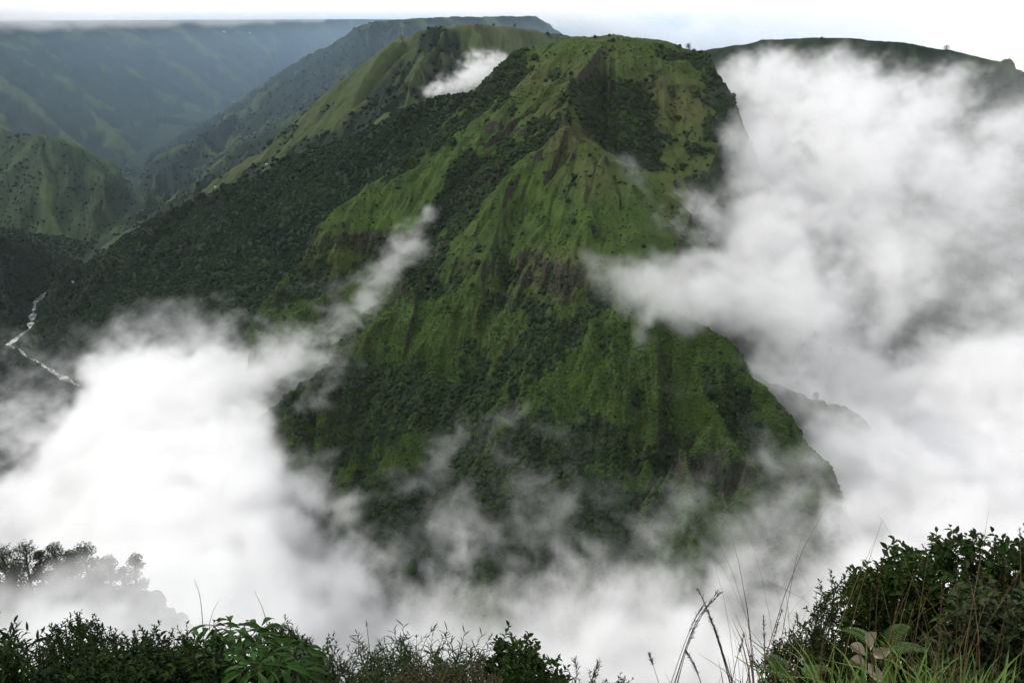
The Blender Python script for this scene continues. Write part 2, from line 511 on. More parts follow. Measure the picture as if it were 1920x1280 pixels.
def build_heights(R, A):
    """R radii (n), A azimuths (m): polar sheet round the viewpoint"""
    RR, AA = np.meshgrid(R, A, indexing='ij')
    X = (RR * np.sin(AA)).astype(np.float32); Y = (RR * np.cos(AA)).astype(np.float32)
    h, own, rd, rz = base_height(X, Y)
    hr, ha = np.gradient(h, R, A)
    ha = ha / RR
    gx = (hr * np.sin(AA) + ha * np.cos(AA)).astype(np.float32)
    gy = (hr * np.cos(AA) - ha * np.sin(AA)).astype(np.float32)
    slope = np.hypot(gx, gy)
    far = smooth(250, 700, RR) * smooth(10, 60, rd)
    amp0 = smooth(0.25, 0.6, slope) * far
    big = smooth(2300, 3600, RR)
    dc = np.minimum(line_dist(X, Y, CAP_E), line_dist(X, Y, CAP_W))
    amp0 = amp0 * (0.22 + 0.78 * smooth(5, 110, dc))
    h0 = h.copy()
    dgx, dgy = gx.copy(), gy.copy()
    gull = np.zeros_like(h)
    rough0 = 2.2 * fbm2(X / 260, Y / 260, 3, 33)
    rough0 = np.clip(rough0, -1.6, 1.6)
    cells = [(310, 34), (165, 20), (80, 7.5), (40, 4.6), (20, 3.0), (10, 1.6)]
    for k, (c, a) in enumerate(cells):
        e, ex, ey = erosion(X, Y, dgx, dgy, c, 21 + 9 * k)
        am = a * (1 + 0.45 * big * (k < 3)) * amp0 * (1 + 0.35 * rough0)
        e2 = 1 - 2 * np.sqrt(np.maximum(0.5 - 0.5 * e, 0) + 0.003) if k < 3 else e   # sharp crests
        h = h + am * e2 * 0.75
        gull = gull + a * e2 / 22.0
        dgx = dgx + 0.55 * a * 1.6 / c * ex * 2; dgy = dgy + 0.55 * a * 1.6 / c * ey * 2
    hp = h.copy()
    strokes = {k: np.zeros_like(h) for k in ('wood', 'rock', 'open')}
    for kind, rad_, pts in STROKES:
        W = [p for p in (grid_hit(hp, R, A, a, b) for a, b in pts) if p is not None]
        if len(W) < 2: continue
        bd = np.full(h.shape, 1e9, np.float32)
        wob = 9 * fbm2(X / 40, Y / 40, 2, 97)
        for a, b in zip(W[:-1], W[1:]):
            d_ = b - a
            t = np.clip(((X - a[0]) * d_[0] + (Y - a[1]) * d_[1] + (hp - a[2]) * d_[2]) / (d_ @ d_ + 1e-6), 0, 1)
            bd = np.minimum(bd, np.sqrt((X - a[0] - t * d_[0]) ** 2 + (Y - a[1] - t * d_[1]) ** 2 + (hp - a[2] - t * d_[2]) ** 2))
        strokes[kind] = np.maximum(strokes[kind], smooth(1.6, 0.5, (bd + wob) / rad_))
    h = h - 5.0 * strokes['wood'] * (own == 1)
    # rock strata: steps at fixed heights on the main mountain
    nn = fbm2(X / 160, Y / 160, 3, 40)
    n2 = fbm2(X / 30, Y / 30, 3, 44)
    own_m = ((own == 1) | (own == 2) | (own == 8)).astype(np.float32)
    for zk, A_, w, th in ((-92, 9, 6, -0.15), (-118, 7, 5, -0.1), (-182, 12, 7, -0.2), (-212, 8, 5, -0.1), (-300, 6, 5, 0.0), (-362, 26, 11, -0.3), (-392, 14, 8, -0.2),
                          (-455, 8, 6, -0.05), (-520, 18, 9, -0.2), (-575, 10, 6, -0.1)):
        hz = h + 9 * nn + 4 * n2
        s = (hz - zk) / w
        m = own_m * (1 - 0.6 * strokes['wood']) * (0.35 + 0.65 * (own == 1)) * np.maximum(strokes['rock'] * 1.3, 0.75 * smooth(th - 0.1, th + 0.35, nn * 1.2 + 0.6 * fbm2(X / 90, Y / 90, 2, 50 + int(-zk))))
        h = h + m * A_ * (1 / (1 + np.exp(-np.clip(s, -20, 20) * 2.2)) - 0.5) * np.exp(-np.abs(hz - zk) / (A_ * 1.6))
    # small relief
    h = h + far * ((0.9 * fbm2(X / 9, Y / 9, 3, 60) + 2.6 * fbm2(X / 38, Y / 38, 3, 65)) * (1 + big * 1.5))
    h = h + smooth(3, 12, RR) * (1 - smooth(200, 500, RR)) * 0.8 * fbm2(X / 6, Y / 6, 3, 70)
    return X, Y, h.astype(np.float32), own, rd, rz, gull, slope, strokes


def grid_hit(h, R, A, px, py):
    """ground point of the sheet under construction that lies behind a photo point"""
    p = at(px, py, 1.0); r1 = math.hypot(p[0], 1.0); a = math.atan2(p[0], 1.0)
    j = int(np.argmin(np.abs(A - a)))
    k = np.nonzero((p[2] / r1 * R < h[:, j]) & (R > 800))[0]
    if len(k) == 0: return None
    r = R[k[0]]
    return np.array([p[0] / r1 * r, r / r1, h[k[0], j]])


STROKES = [
    ('wood', 24, [(1040, 228), (1000, 262), (955, 285), (905, 312), (868, 348), (845, 385), (822, 430), (800, 480), (790, 520)]),
    ('wood', 38, [(1095, 178), (1130, 200), (1150, 235), (1165, 268), (1200, 285)]),
    ('wood', 26, [(1190, 165), (1195, 210), (1205, 245)]),
    ('wood', 15, [(905, 200), (860, 232), (800, 268), (770, 300), (720, 335)]),
    ('wood', 12, [(990, 130), (960, 165), (930, 205)]),
    ('wood', 16, [(930, 345), (905, 372), (880, 400)]),
    ('wood', 14, [(700, 470), (650, 520), (590, 545), (545, 560)]),
    ('wood', 20, [(610, 500), (560, 520), (520, 560), (500, 600)]),
    ('wood', 24, [(1015, 640), (1005, 690), (980, 730), (960, 760)]),
    ('wood', 18, [(1120, 560), (1080, 600), (1050, 650)]),
    ('wood', 22, [(880, 660), (890, 700), (860, 760), (830, 800)]),
    ('wood', 34, [(760, 700), (700, 740), (640, 760), (590, 790)]),
    ('wood', 30, [(1000, 800), (940, 860), (880, 910), (820, 950)]),
    ('wood', 34, [(960, 900), (1040, 900), (1120, 890)]),
    ('wood', 40, [(840, 1000), (900, 980), (980, 960)]),
    ('wood', 20, [(1335, 690), (1370, 745), (1400, 790), (1440, 850), (1460, 920)]),
    ('wood', 26, [(1090, 800), (1150, 840), (1210, 880)]),
    ('wood', 18, [(1250, 100), (1300, 108), (1335, 150), (1360, 190), (1362, 240)]),
    ('wood', 42, [(1366, 235), (1358, 300), (1345, 360), (1320, 420)]),
    ('rock', 20, [(618, 455), (660, 460), (700, 465), (735, 470)]),
    ('rock', 14, [(830, 468), (790, 490), (760, 500)]),
    ('rock', 18, [(985, 488), (1030, 505), (1070, 515), (1050, 545)]),
    ('rock', 12, [(1035, 142), (1075, 148), (1110, 152)]),
    ('rock', 12, [(1200, 152), (1260, 158), (1320, 170)]),
    ('rock', 12, [(1205, 262), (1250, 262), (1295, 268)]),
    ('rock', 24, [(1230, 300), (1270, 330), (1310, 360), (1340, 400)]),
    ('rock', 12, [(1005, 288), (1020, 282), (1035, 280)]),
    ('rock', 16, [(880, 258), (905, 250), (925, 240)]),
    ('rock', 18, [(1260, 890), (1330, 880), (1400, 900)]),
    ('rock', 22, [(1450, 800), (1500, 850), (1540, 910)]),
    ('rock', 14, [(690, 790), (730, 770)]),
    ('open', 30, [(1070, 230), (1110, 290), (1160, 350), (1205, 400)]),
    ('open', 26, [(1040, 260), (990, 320), (930, 400), (870, 450)]),
    ('open', 30, [(830, 300), (770, 350), (700, 380), (650, 410)]),
    ('open', 26, [(1160, 400), (1150, 450), (1130, 480)]),
    ('open', 22, [(580, 540), (640, 520), (680, 545)]),
    ('open', 26, [(1380, 670), (1320, 680), (1260, 680)]),
    ('open', 20, [(1340, 775), (1380, 840), (1400, 870)]),
    ('open', 60, [(1060, 95), (1150, 85), (1240, 100)]),
]


def radii():
    r = [0.4, 0.8, 1.2, 1.6]
    while r[-1] < 840: r.append(r[-1] * 1.075 + 0.05)
    def to(end, step):
        while r[-1] < end: r.append(r[-1] + step)
    to(980, 4.5); to(2060, 2.7); to(3400, 6.5); to(6600, 22); to(9500, 80)
    while r[-1] < 15000: r.append(r[-1] * 1.12)
    return np.array(r)


R = radii()
A = np.concatenate([np.arange(-180, -33, 3.0), np.linspace(-33, 33, 1040), np.arange(36, 181, 3.0)])
A = np.radians(A)
X, Y, H, own, rd, rz, gull, slope0, STK = build_heights(R, A)
nr, na = X.shape
print('heights', time.time() - T0, nr, na)

hr, ha = np.gradient(H, R, A)
ha = ha / R[:, None]
slope = np.hypot(hr, ha)
rough_n = fbm2(X / 120, Y / 120, 4, 80)
patch_n = fbm2(X / 45, Y / 45, 4, 85)
small_n = fbm2(X / 14, Y / 14, 3, 88)

rock = (1 - 0.85 * STK['wood']) * smooth(1.35, 2.1, slope + 0.6 * rough_n + 0.55 * STK['rock']) * smooth(-640, -560, H + 60 * rough_n) * np.where(own == 1, 1.0, 0.35) * ((own == 1) | (own == 2) | (own == 8) | (own == 4))
forest = np.zeros_like(H)
f_main = smooth(-0.35, 0.65, -gull * 0.50 + 0.5 * rough_n + 0.8 * patch_n + 0.5 * small_n + smooth(-470, -640, H) * 0.5 - 0.60)
forest = np.where(own == 1, f_main, forest)
forest = np.where(own == 2, smooth(0, 0.5, -gull * 0.5 + 0.8 * rough_n + 0.3 * patch_n + smooth(-150, -420, H) * 0.5 - 0.6), forest)
forest = np.where(own == 3, smooth(-0.3, 0.1, 0.6 * rough_n + 0.5 * patch_n - gull * 0.3 + 0.45 + smooth(2900, 2700, Y) * 0.3), forest)
forest = np.where((own == 4) | (own == 5) | (own == 6) | (own == 7), smooth(-0.05, 0.5, -gull * 0.6 + 0.9 * rough_n + 0.5 * patch_n + 0.08), forest)
forest = np.where(own == 6, forest * 0.6, forest)
forest = np.where(own == 7, np.maximum(forest, 0.75), forest)
forest = np.where(own == 8, smooth(-0.2, 0.3, -gull * 0.5 + 0.8 * rough_n + 0.4 * patch_n + smooth(-120, -400, H)*0.6), forest)
forest = np.where((own == 9) | (own == 10) | (own == 0), 0.8, forest)


def pxy(x, y, z):
    """photo point of a world point: only used to place woods and bare patches where the photograph shows them"""
    d = y * CP - z * SP
    return 960 + x / d * FPX, 640 - (y * SP + z * CP) / d * FPX


def blob(cx, cy, Yd, rx, rz_):
    """soft patch round a world point (width rx, height rz_ metres)"""
    c = at(cx, cy, Yd)
    return np.exp(-(((X - c[0]) / rx) ** 2 + ((H - c[2]) / rz_) ** 2 + ((Y - c[1]) / (rx * 2.2)) ** 2))


for a_ in [(1140, 190, 1720, 75, 42), (1100, 225, 1650, 45, 35), (1190, 240, 1700, 70, 60), (1010, 250, 1680, 40, 25), (960, 275, 1690, 50, 26), (880, 320, 1660, 55, 30), (845, 380, 1620, 45, 45),
           (950, 900, 1130, 110, 60), (860, 960, 1120, 90, 60), (1080, 880, 1140, 70, 40), (760, 760, 1250, 90, 45), (640, 720, 1350, 90, 40), (700, 470, 1600, 40, 30), (1330, 110, 1930, 25, 40), (1360, 180, 1850, 25, 45), (800, 540, 1480, 40, 25), (550, 480, 1640, 40, 30)]:
    forest = np.maximum(forest, blob(*a_) * 1.5 * (own == 1) * smooth(-0.9, 0.1, patch_n))
for a_ in [(1160, 360, 1500, 60, 45), (1180, 520, 1380, 70, 40), (700, 390, 1700, 45, 35), (770, 350, 1720, 55, 30), (1150, 90, 1900, 150, 30), (1010, 330, 1570, 40, 40), (820, 610, 1430, 90, 40),
           (1330, 660, 1240, 80, 40), (600, 540, 1600, 40, 22), (1340, 800, 1150, 60, 40), (1000, 420, 1500, 50, 40)]:
    forest = forest * (1 - np.clip(blob(*a_) * 1.25 * (own == 1), 0, 0.95))
forest = np.where(own == 1, np.maximum(forest * (1 - 0.75 * STK['open']), STK['wood'] * smooth(-0.9, -0.1, patch_n + small_n)), forest)
forest = np.clip(forest, 0, 1)
dry = np.zeros_like(H)
for a_ in [(1060, 250, 1600, 60, 40), (1110, 320, 1540, 60, 35), (1250, 200, 1800, 130, 45), (1000, 150, 1800, 120, 40), (640, 480, 1650, 60, 30), (1060, 510, 1390, 60, 30), (1290, 340, 1700, 90, 60)]:
    dry = np.maximum(dry, blob(*a_) * 0.85)
dry = np.where(own == 2, 0.30, dry)
dry = np.where((own == 4) | (own == 5), 0.2, dry)

idx = np.arange(nr * na).reshape(nr, na)
V = np.stack([X, Y, H], -1).reshape(-1, 3)
F = np.stack([idx[:-1, :-1], idx[:-1, 1:], idx[1:, 1:], idx[1:, :-1]], -1).reshape(-1, 4)
fo = own[:-1, :-1].reshape(-1)
bare = np.zeros_like(H)
for a_ in [(822, 872, 1160, 9, 12), (812, 890, 1155, 6, 8), (405, 72, 5900, 16, 22), (432, 62, 6000, 30, 5), (466, 60, 6000, 18, 5), (775, 160, 3050, 24, 10), (790, 178, 2990, 20, 6), (712, 62, 4940, 40, 4)]:
    bare = np.maximum(bare, blob(*a_) * 0.9)
attrs = {'bare': bare.ravel(), 'forest': forest.ravel(), 'rock': rock.ravel(), 'dry': dry.ravel()}

HILL_INFO = {
    0: ('valley_floor', 'dark green valley floor along the river far below the slopes'),
    1: ('mountain', 'steep green mountain with a domed grassy top and dark rock bands in the middle'),
    2: ('domed_hill', 'hazy green domed hill directly behind the central mountain'),
    3: ('forested_ridge', 'dark forested ridge sloping down from the centre to the river on the left'),
    4: ('grassy_ridge', 'hazy blue green ridges with pale grassy ribs beyond the forested ridge'),
    5: ('plateau', 'far flat topped plateau wall fading into blue haze at upper left'),
    6: ('cone_hill', 'cone shaped green hill standing in the valley at the left edge'),
    7: ('river_hill', 'low dark green hill spurs beside the river at the left edge'),
    8: ('cloudy_mountain', 'round topped mountain mostly hidden in cloud on the right'),
    9: ('viewpoint_slope', 'steep overgrown slope falling away below the viewpoint in the foreground'),
    10: ('wooded_knoll', 'small wooded spur rising out of the white mist at lower left'),
}
for o_, (nm, lb) in HILL_INFO.items():
    f = F[fo == o_]
    if len(f) == 0: continue
    used, inv = np.unique(f, return_inverse=True)
    me = mesh_np(nm, V[used], inv.reshape(f.shape), MAT_FAR if o_ in (2, 4, 5, 6, 7, 8, 0) else MAT_HILL, True)
    for k_, v_ in attrs.items():
        at_ = me.attributes.new(k_, 'FLOAT', 'POINT')
        at_.data.foreach_set('value', v_[used].astype(np.float32))
    tag(link(nm, me), lb, kind='structure')
print('terrain', time.time() - T0, sum(fo >= 0))


def ground_z(x, y):
    """height of the built sheet at (x, y), scalars or arrays"""
    x = np.asarray(x, float); y = np.asarray(y, float)
    r = np.hypot(x, y); a = np.arctan2(x, y)
    i = np.clip(np.searchsorted(R, r) - 1, 0, nr - 2); j = np.clip(np.searchsorted(A, a) - 1, 0, na - 2)
    fr = np.clip((r - R[i]) / (R[i + 1] - R[i]), 0, 1); fa = np.clip((a - A[j]) / (A[j + 1] - A[j]), 0, 1)
    return (H[i, j] * (1 - fr) * (1 - fa) + H[i + 1, j] * fr * (1 - fa) + H[i, j + 1] * (1 - fr) * fa + H[i + 1, j + 1] * fr * fa)

# ------------------------------------------------------------------ river with rapids
def build_river():
    m, nt, b = new_mat('river_water')
    N = nt.nodes.new; L = nt.links.new
    g = N('ShaderNodeNewGeometry')
    n = N('ShaderNodeTexNoise'); n.inputs['Scale'].default_value = 0.04; n.inputs['Detail'].default_value = 6; n.inputs['Roughness'].default_value = 0.7
    L(g.outputs['Position'], n.inputs['Vector'])
    r = N('ShaderNodeValToRGB'); r.color_ramp.elements[0].position = 0.50; r.color_ramp.elements[0].color = (0.035, 0.04, 0.03, 1)
    r.color_ramp.elements[1].position = 0.56; r.color_ramp.elements[1].color = (0.45, 0.45, 0.45, 1)
    L(n.outputs['Fac'], r.inputs[0]); L(r.outputs[0], b.inputs['Base Color'])
    b.inputs['Roughness'].default_value = 0.35
    pts = []
    for a, c in zip(RIVER[5:-1], RIVER[6:]):
        k = max(2, int(np.hypot(*(c - a)[:2]) / 14))
        for t in np.linspace(0, 1, k, endpoint=False): pts.append(a + (c - a) * t)
    pts = np.array(pts)
    # meander a little
    d = np.gradient(pts[:, :2], axis=0); d /= np.linalg.norm(d, axis=1)[:, None] + 1e-6
    nrm = np.stack([-d[:, 1], d[:, 0]], 1)
    w = 6 + 8 * fbm2(np.arange(len(pts)) / 1.7, np.zeros(len(pts)), 2, 90)
    off = 5 * fbm2(np.arange(len(pts)) / 6.0, np.ones(len(pts)) * 5, 2, 95)
    rows = []
    for q in np.linspace(-1, 1, 7):
        xy = pts[:, :2] + nrm * (off + q * w)[:, None]
        z = ground_z(xy[:, 0], xy[:, 1])
        zz = np.maximum(pts[:, 2] - 1.0 , z * 0 + pts[:, 2] - 1.0) + 0.7 * vnoise2(xy[:, 0] / 5, xy[:, 1] / 5, 3)
        rows.append(np.column_stack([xy, zz]))
    v = np.stack(rows, 1)
    i = np.arange(v.shape[0] * 7).reshape(-1, 7)
    f = np.stack([i[:-1, :-1], i[1:, :-1], i[1:, 1:], i[:-1, 1:]], -1).reshape(-1, 4)
    me = mesh_np('river', v.reshape(-1, 3), f, m, True)
    tag(link('river', me), 'white rapids of the narrow river winding between dark green slopes at far left', kind='structure')


build_river()

# ------------------------------------------------------------------ air
def volume_mat(name, density, color, aniso=0.0, attr_scale=None):
    m = bpy.data.materials.new(name); m.use_nodes = True
    nt = m.node_tree; nt.nodes.clear()
    ou = nt.nodes.new('ShaderNodeOutputMaterial'); pv = nt.nodes.new('ShaderNodeVolumePrincipled')
    pv.inputs['Density Attribute'].default_value = ''
    pv.inputs['Color'].default_value = (*color, 1); pv.inputs['Anisotropy'].default_value = aniso
    if attr_scale:
        at_ = nt.nodes.new('ShaderNodeAttribute'); at_.attribute_name = 'density'
        mm = nt.nodes.new('ShaderNodeMath'); mm.operation = 'MULTIPLY'; mm.inputs[1].default_value = attr_scale
        nt.links.new(at_.outputs['Fac'], mm.inputs[0]); nt.links.new(mm.outputs[0], pv.inputs['Density'])
    else:
        pv.inputs['Density'].default_value = density
    nt.links.new(pv.outputs[0], ou.inputs['Volume'])
    return m


def build_haze():
    x0, x1, y0, y1, z0, z1 = -19000, 19000, -19000, 19000, -1200.0, 290.0
    v = [(x, y, z) for x in (x0, x1) for y in (y0, y1) for z in (z0, z1)]
    f = [(0, 1, 3, 2), (4, 6, 7, 5), (0, 4, 5, 1), (2, 3, 7, 6), (0, 2, 6, 4), (1, 5, 7, 3)]
    me = mesh_np('haze', v, f, volume_mat('haze_air', 0.000008, (0.80, 0.88, 1.0)))
    tag(link('haze', me), 'thin blue haze filling the valley air', kind='stuff')


build_haze()
# ------------------------------------------------------------------ woods and scrub on the slopes
def crown_group(name, mat, subdiv, lump, squash):
    """points -> lumpy crowns; size and turn are read from the points"""
    g = bpy.data.node_groups.new(name, 'GeometryNodeTree')
    g.interface.new_socket('Geometry', in_out='INPUT', socket_type='NodeSocketGeometry')
    g.interface.new_socket('Geometry', in_out='OUTPUT', socket_type='NodeSocketGeometry')
    N = g.nodes.new; L = g.links.new
    gi = N('NodeGroupInput'); go = N('NodeGroupOutput')
    join = N('GeometryNodeJoinGeometry')
    for v in range(5):
        ico = N('GeometryNodeMeshIcoSphere'); ico.inputs['Radius'].default_value = 1.0; ico.inputs['Subdivisions'].default_value = subdiv
        sp = N('GeometryNodeSetPosition'); L(ico.outputs['Mesh'], sp.inputs['Geometry'])
        pos = N('GeometryNodeInputPosition')
        nz_ = N('ShaderNodeTexNoise'); nz_.noise_dimensions = '4D'; nz_.inputs['W'].default_value = v * 7.3
        nz_.inputs['Scale'].default_value = 1.5; nz_.inputs['Detail'].default_value = 3; nz_.inputs['Roughness'].default_value = 0.65
        L(pos.outputs[0], nz_.inputs['Vector'])
        m1 = N('ShaderNodeMath'); m1.operation = 'MULTIPLY_ADD'; L(nz_.outputs[0], m1.inputs[0]); m1.inputs[1].default_value = lump * 2; m1.inputs[2].default_value = 1 - lump
        sc_ = N('ShaderNodeVectorMath'); sc_.operation = 'SCALE'; L(pos.outputs[0], sc_.inputs[0]); L(m1.outputs[0], sc_.inputs['Scale'])
        mu = N('ShaderNodeVectorMath'); mu.operation = 'MULTIPLY'; L(sc_.outputs[0], mu.inputs[0]); mu.inputs[1].default_value = (1, 1, squash * (0.85 + 0.08 * v))
        L(mu.outputs[0], sp.inputs['Position'])
        sm = N('GeometryNodeSetMaterial'); sm.inputs['Material'].default_value = mat; L(sp.outputs[0], sm.inputs['Geometry'])
        g2 = N('GeometryNodeGeometryToInstance'); L(sm.outputs[0], g2.inputs[0]); L(g2.outputs[0], join.inputs[0])
    iop = N('GeometryNodeInstanceOnPoints')
    L(gi.outputs[0], iop.inputs['Points']); L(join.outputs[0], iop.inputs['Instance'])
    iop.inputs['Pick Instance'].default_value = True
    rv = N('FunctionNodeRandomValue'); rv.data_type = 'INT'
    rv.inputs[4].default_value = 0; rv.inputs[5].default_value = 4
    L(rv.outputs[2], iop.inputs['Instance Index'])
    r2 = N('FunctionNodeRandomValue'); r2.data_type = 'FLOAT_VECTOR'; r2.inputs[0].default_value = (-0.15, -0.15, 0); r2.inputs[1].default_value = (0.15, 0.15, 6.28)
    L(r2.outputs[0], iop.inputs['Rotation'])
    na_ = N('GeometryNodeInputNamedAttribute'); na_.data_type = 'FLOAT'; na_.inputs['Name'].default_value = 'size'
    L(na_.outputs['Attribute'], iop.inputs['Scale'])
    L(iop.outputs[0], go.inputs[0])
    return g


_g = np.random.default_rng(5)
_dr = np.diff(R)[:, None]; _da = np.diff(A)[None, :]
CELL_AREA = (_dr * _da * (0.5 * (R[1:] + R[:-1]))[:, None]) * np.sqrt(1 + np.minimum(slope[:-1, :-1], 2) ** 2)
IN_VIEW = (np.abs(np.degrees(A[:-1])) < 31)[None, :]


def scatter(prob_per_m2, size_fn, sink=0.15):
    lam = np.where(IN_VIEW, prob_per_m2[:-1, :-1] * CELL_AREA, 0)
    cnt = _g.poisson(np.minimum(lam, 6))
    i, j = np.nonzero(cnt)
    i = np.repeat(i, cnt[cnt > 0]); j = np.repeat(j, cnt[cnt > 0])
    u = _g.random(len(i)); v = _g.random(len(i))
    r = R[i] + u * (R[i + 1] - R[i]); a = A[j] + v * (A[j + 1] - A[j])
    x = r * np.sin(a); y = r * np.cos(a)
    z = (H[i, j] * (1 - u) * (1 - v) + H[i + 1, j] * u * (1 - v) + H[i, j + 1] * (1 - u) * v + H[i + 1, j + 1] * u * v)
    s_ = size_fn(len(i), i, j)
    return np.column_stack([x, y, z + s_ * sink]), s_


def cover(name, label, prob, size_fn, mat, subdiv, lump, squash, sink):
    p, s_ = scatter(prob, size_fn, sink)
    me = bpy.data.meshes.new(name)
    me.vertices.add(len(p)); me.vertices.foreach_set('co', p.astype(np.float32).ravel())
    a_ = me.attributes.new('size', 'FLOAT', 'POINT'); a_.data.foreach_set('value', s_.astype(np.float32))
    me.materials.append(mat)
    o = link(name, me)
    md = o.modifiers.new('cover', 'NODES'); md.node_group = crown_group(name, mat, subdiv, lump, squash)
    tag(o, label, kind='stuff')
    print(name, len(p))


WOOD = leaf_mat('wood_foliage', (0.005, 0.013, 0.005), (0.020, 0.038, 0.009), 0.8, 1.2, 0.1, world=0.02)
WOOD_FAR = leaf_mat('far_wood_foliage', (0.004, 0.011, 0.006), (0.013, 0.028, 0.012), 0.9, 1.2, 0.04, world=0.008)
SCRUB = leaf_mat('scrub_foliage', (0.007, 0.018, 0.005), (0.052, 0.090, 0.013), 0.8, 1.2, 0.1, world=0.018)
rocky = np.clip(rock, 0, 1)
wm = smooth(0.38, 0.72, forest) * (1 - 0.8 * rocky)
cover('mountain_woods', 'dark green woods in the gullies and round the foot of the central mountain', (own == 1) * wm * 0.055 + (own == 1) * 0.0006, lambda n, i, j: _g.gamma(2.2, 0.62, n) + 0.7, WOOD, 3, 0.42, 0.95, 0.35)
cover('mountain_scrub', 'low green scrub and tussocks on the faces of the central mountain', (own == 1) * (0.035 + 0.14 * smooth(-330, -470, H + 60 * rough_n)) * (1 - 0.85 * wm) * smooth(-0.4, 0.3, small_n + 0.3 * rough_n + smooth(-300, -450, H)), lambda n, i, j: _g.gamma(4, 0.20, n) + 0.35, SCRUB, 2, 0.35, 0.8, 0.2)
cover('knoll_scrub', 'low misty undergrowth between the trees of the wooded knoll', (own == 10) * 0.12, lambda n, i, j: _g.gamma(5, 0.26, n) + 0.6, WOOD, 3, 0.42, 0.95, 0.3)
far_w = ((own == 3) * 0.034 * wm + (own == 2) * 0.0035 * wm + (own == 8) * 0.010 * wm * smooth(-95, -170, H) + ((own == 7) | (own == 0)) * 0.02 * smooth(0.3, 0.9, forest) * (Y < 4300) * (Y > 1500) + (own == 6) * 0.006 * smooth(0.3, 0.9, forest) * (Y < 4300) * (Y > 1500) + (own == 4) * 0.004 * wm * (Y < 5000)) * (rd > 12)
cover('ridge_woods', 'dense dark woods covering the ridges and hills behind and left of the mountain', far_w, lambda n, i, j: (_g.gamma(2.2, 0.80, n) + 1.0) * (1 + 0.35 * (own[i, j] == 2)), WOOD_FAR, 2, 0.35, 0.9, 0.3)
print('cover', time.time() - T0)

# ------------------------------------------------------------------ cloud banks
VOX_GROUP = {}


def voxel_group(name, mn, mx, n, mat):
    """geometry nodes that turn the object's own grid of samples into a volume"""
    g = bpy.data.node_groups.new(name, 'GeometryNodeTree')
    g.interface.new_socket('Geometry', in_out='INPUT', socket_type='NodeSocketGeometry')
    g.interface.new_socket('Geometry', in_out='OUTPUT', socket_type='NodeSocketGeometry')
    N = g.nodes.new; L = g.links.new
    gi = N('NodeGroupInput'); go = N('NodeGroupOutput'); vc = N('GeometryNodeVolumeCube')
    vc.inputs['Min'].default_value = mn; vc.inputs['Max'].default_value = mx
    for ax, k in zip('XYZ', n): vc.inputs['Resolution ' + ax].default_value = k
    pos = N('GeometryNodeInputPosition')

    def vm(op, a, v):
        q = N('ShaderNodeVectorMath'); q.operation = op; L(a, q.inputs[0])
        if v is not None: q.inputs[1].default_value = v
        return q.outputs[0]
    p = vm('SUBTRACT', pos.outputs[0], mn)
    p = vm('MULTIPLY', p, [(k - 1) / (b - a) for k, a, b in zip(n, mn, mx)])
    p = vm('FLOOR', vm('ADD', p, (.5, .5, .5)), None)
    sp = N('ShaderNodeSeparateXYZ'); L(p, sp.inputs[0])

    def ma(a, b, c):
        q = N('ShaderNodeMath'); q.operation = 'MULTIPLY_ADD'; L(a, q.inputs[0]); q.inputs[1].default_value = b; L(c, q.inputs[2])
        return q.outputs[0]
    ix = ma(sp.outputs[0], n[1] * n[2], ma(sp.outputs[1], n[2], sp.outputs[2]))
    si = N('GeometryNodeSampleIndex'); si.data_type = 'FLOAT'; si.domain = 'POINT'
    nm = N('GeometryNodeInputNamedAttribute'); nm.data_type = 'FLOAT'; nm.inputs['Name'].default_value = 'amount'
    L(gi.outputs[0], si.inputs['Geometry']); L(nm.outputs['Attribute'], si.inputs['Value']); L(ix, si.inputs['Index'])
    L(si.outputs[0], vc.inputs['Density'])
    sm = N('GeometryNodeSetMaterial'); L(vc.outputs[0], sm.inputs['Geometry']); sm.inputs['Material'].default_value = mat
    L(sm.outputs[0], go.inputs[0])
    return g


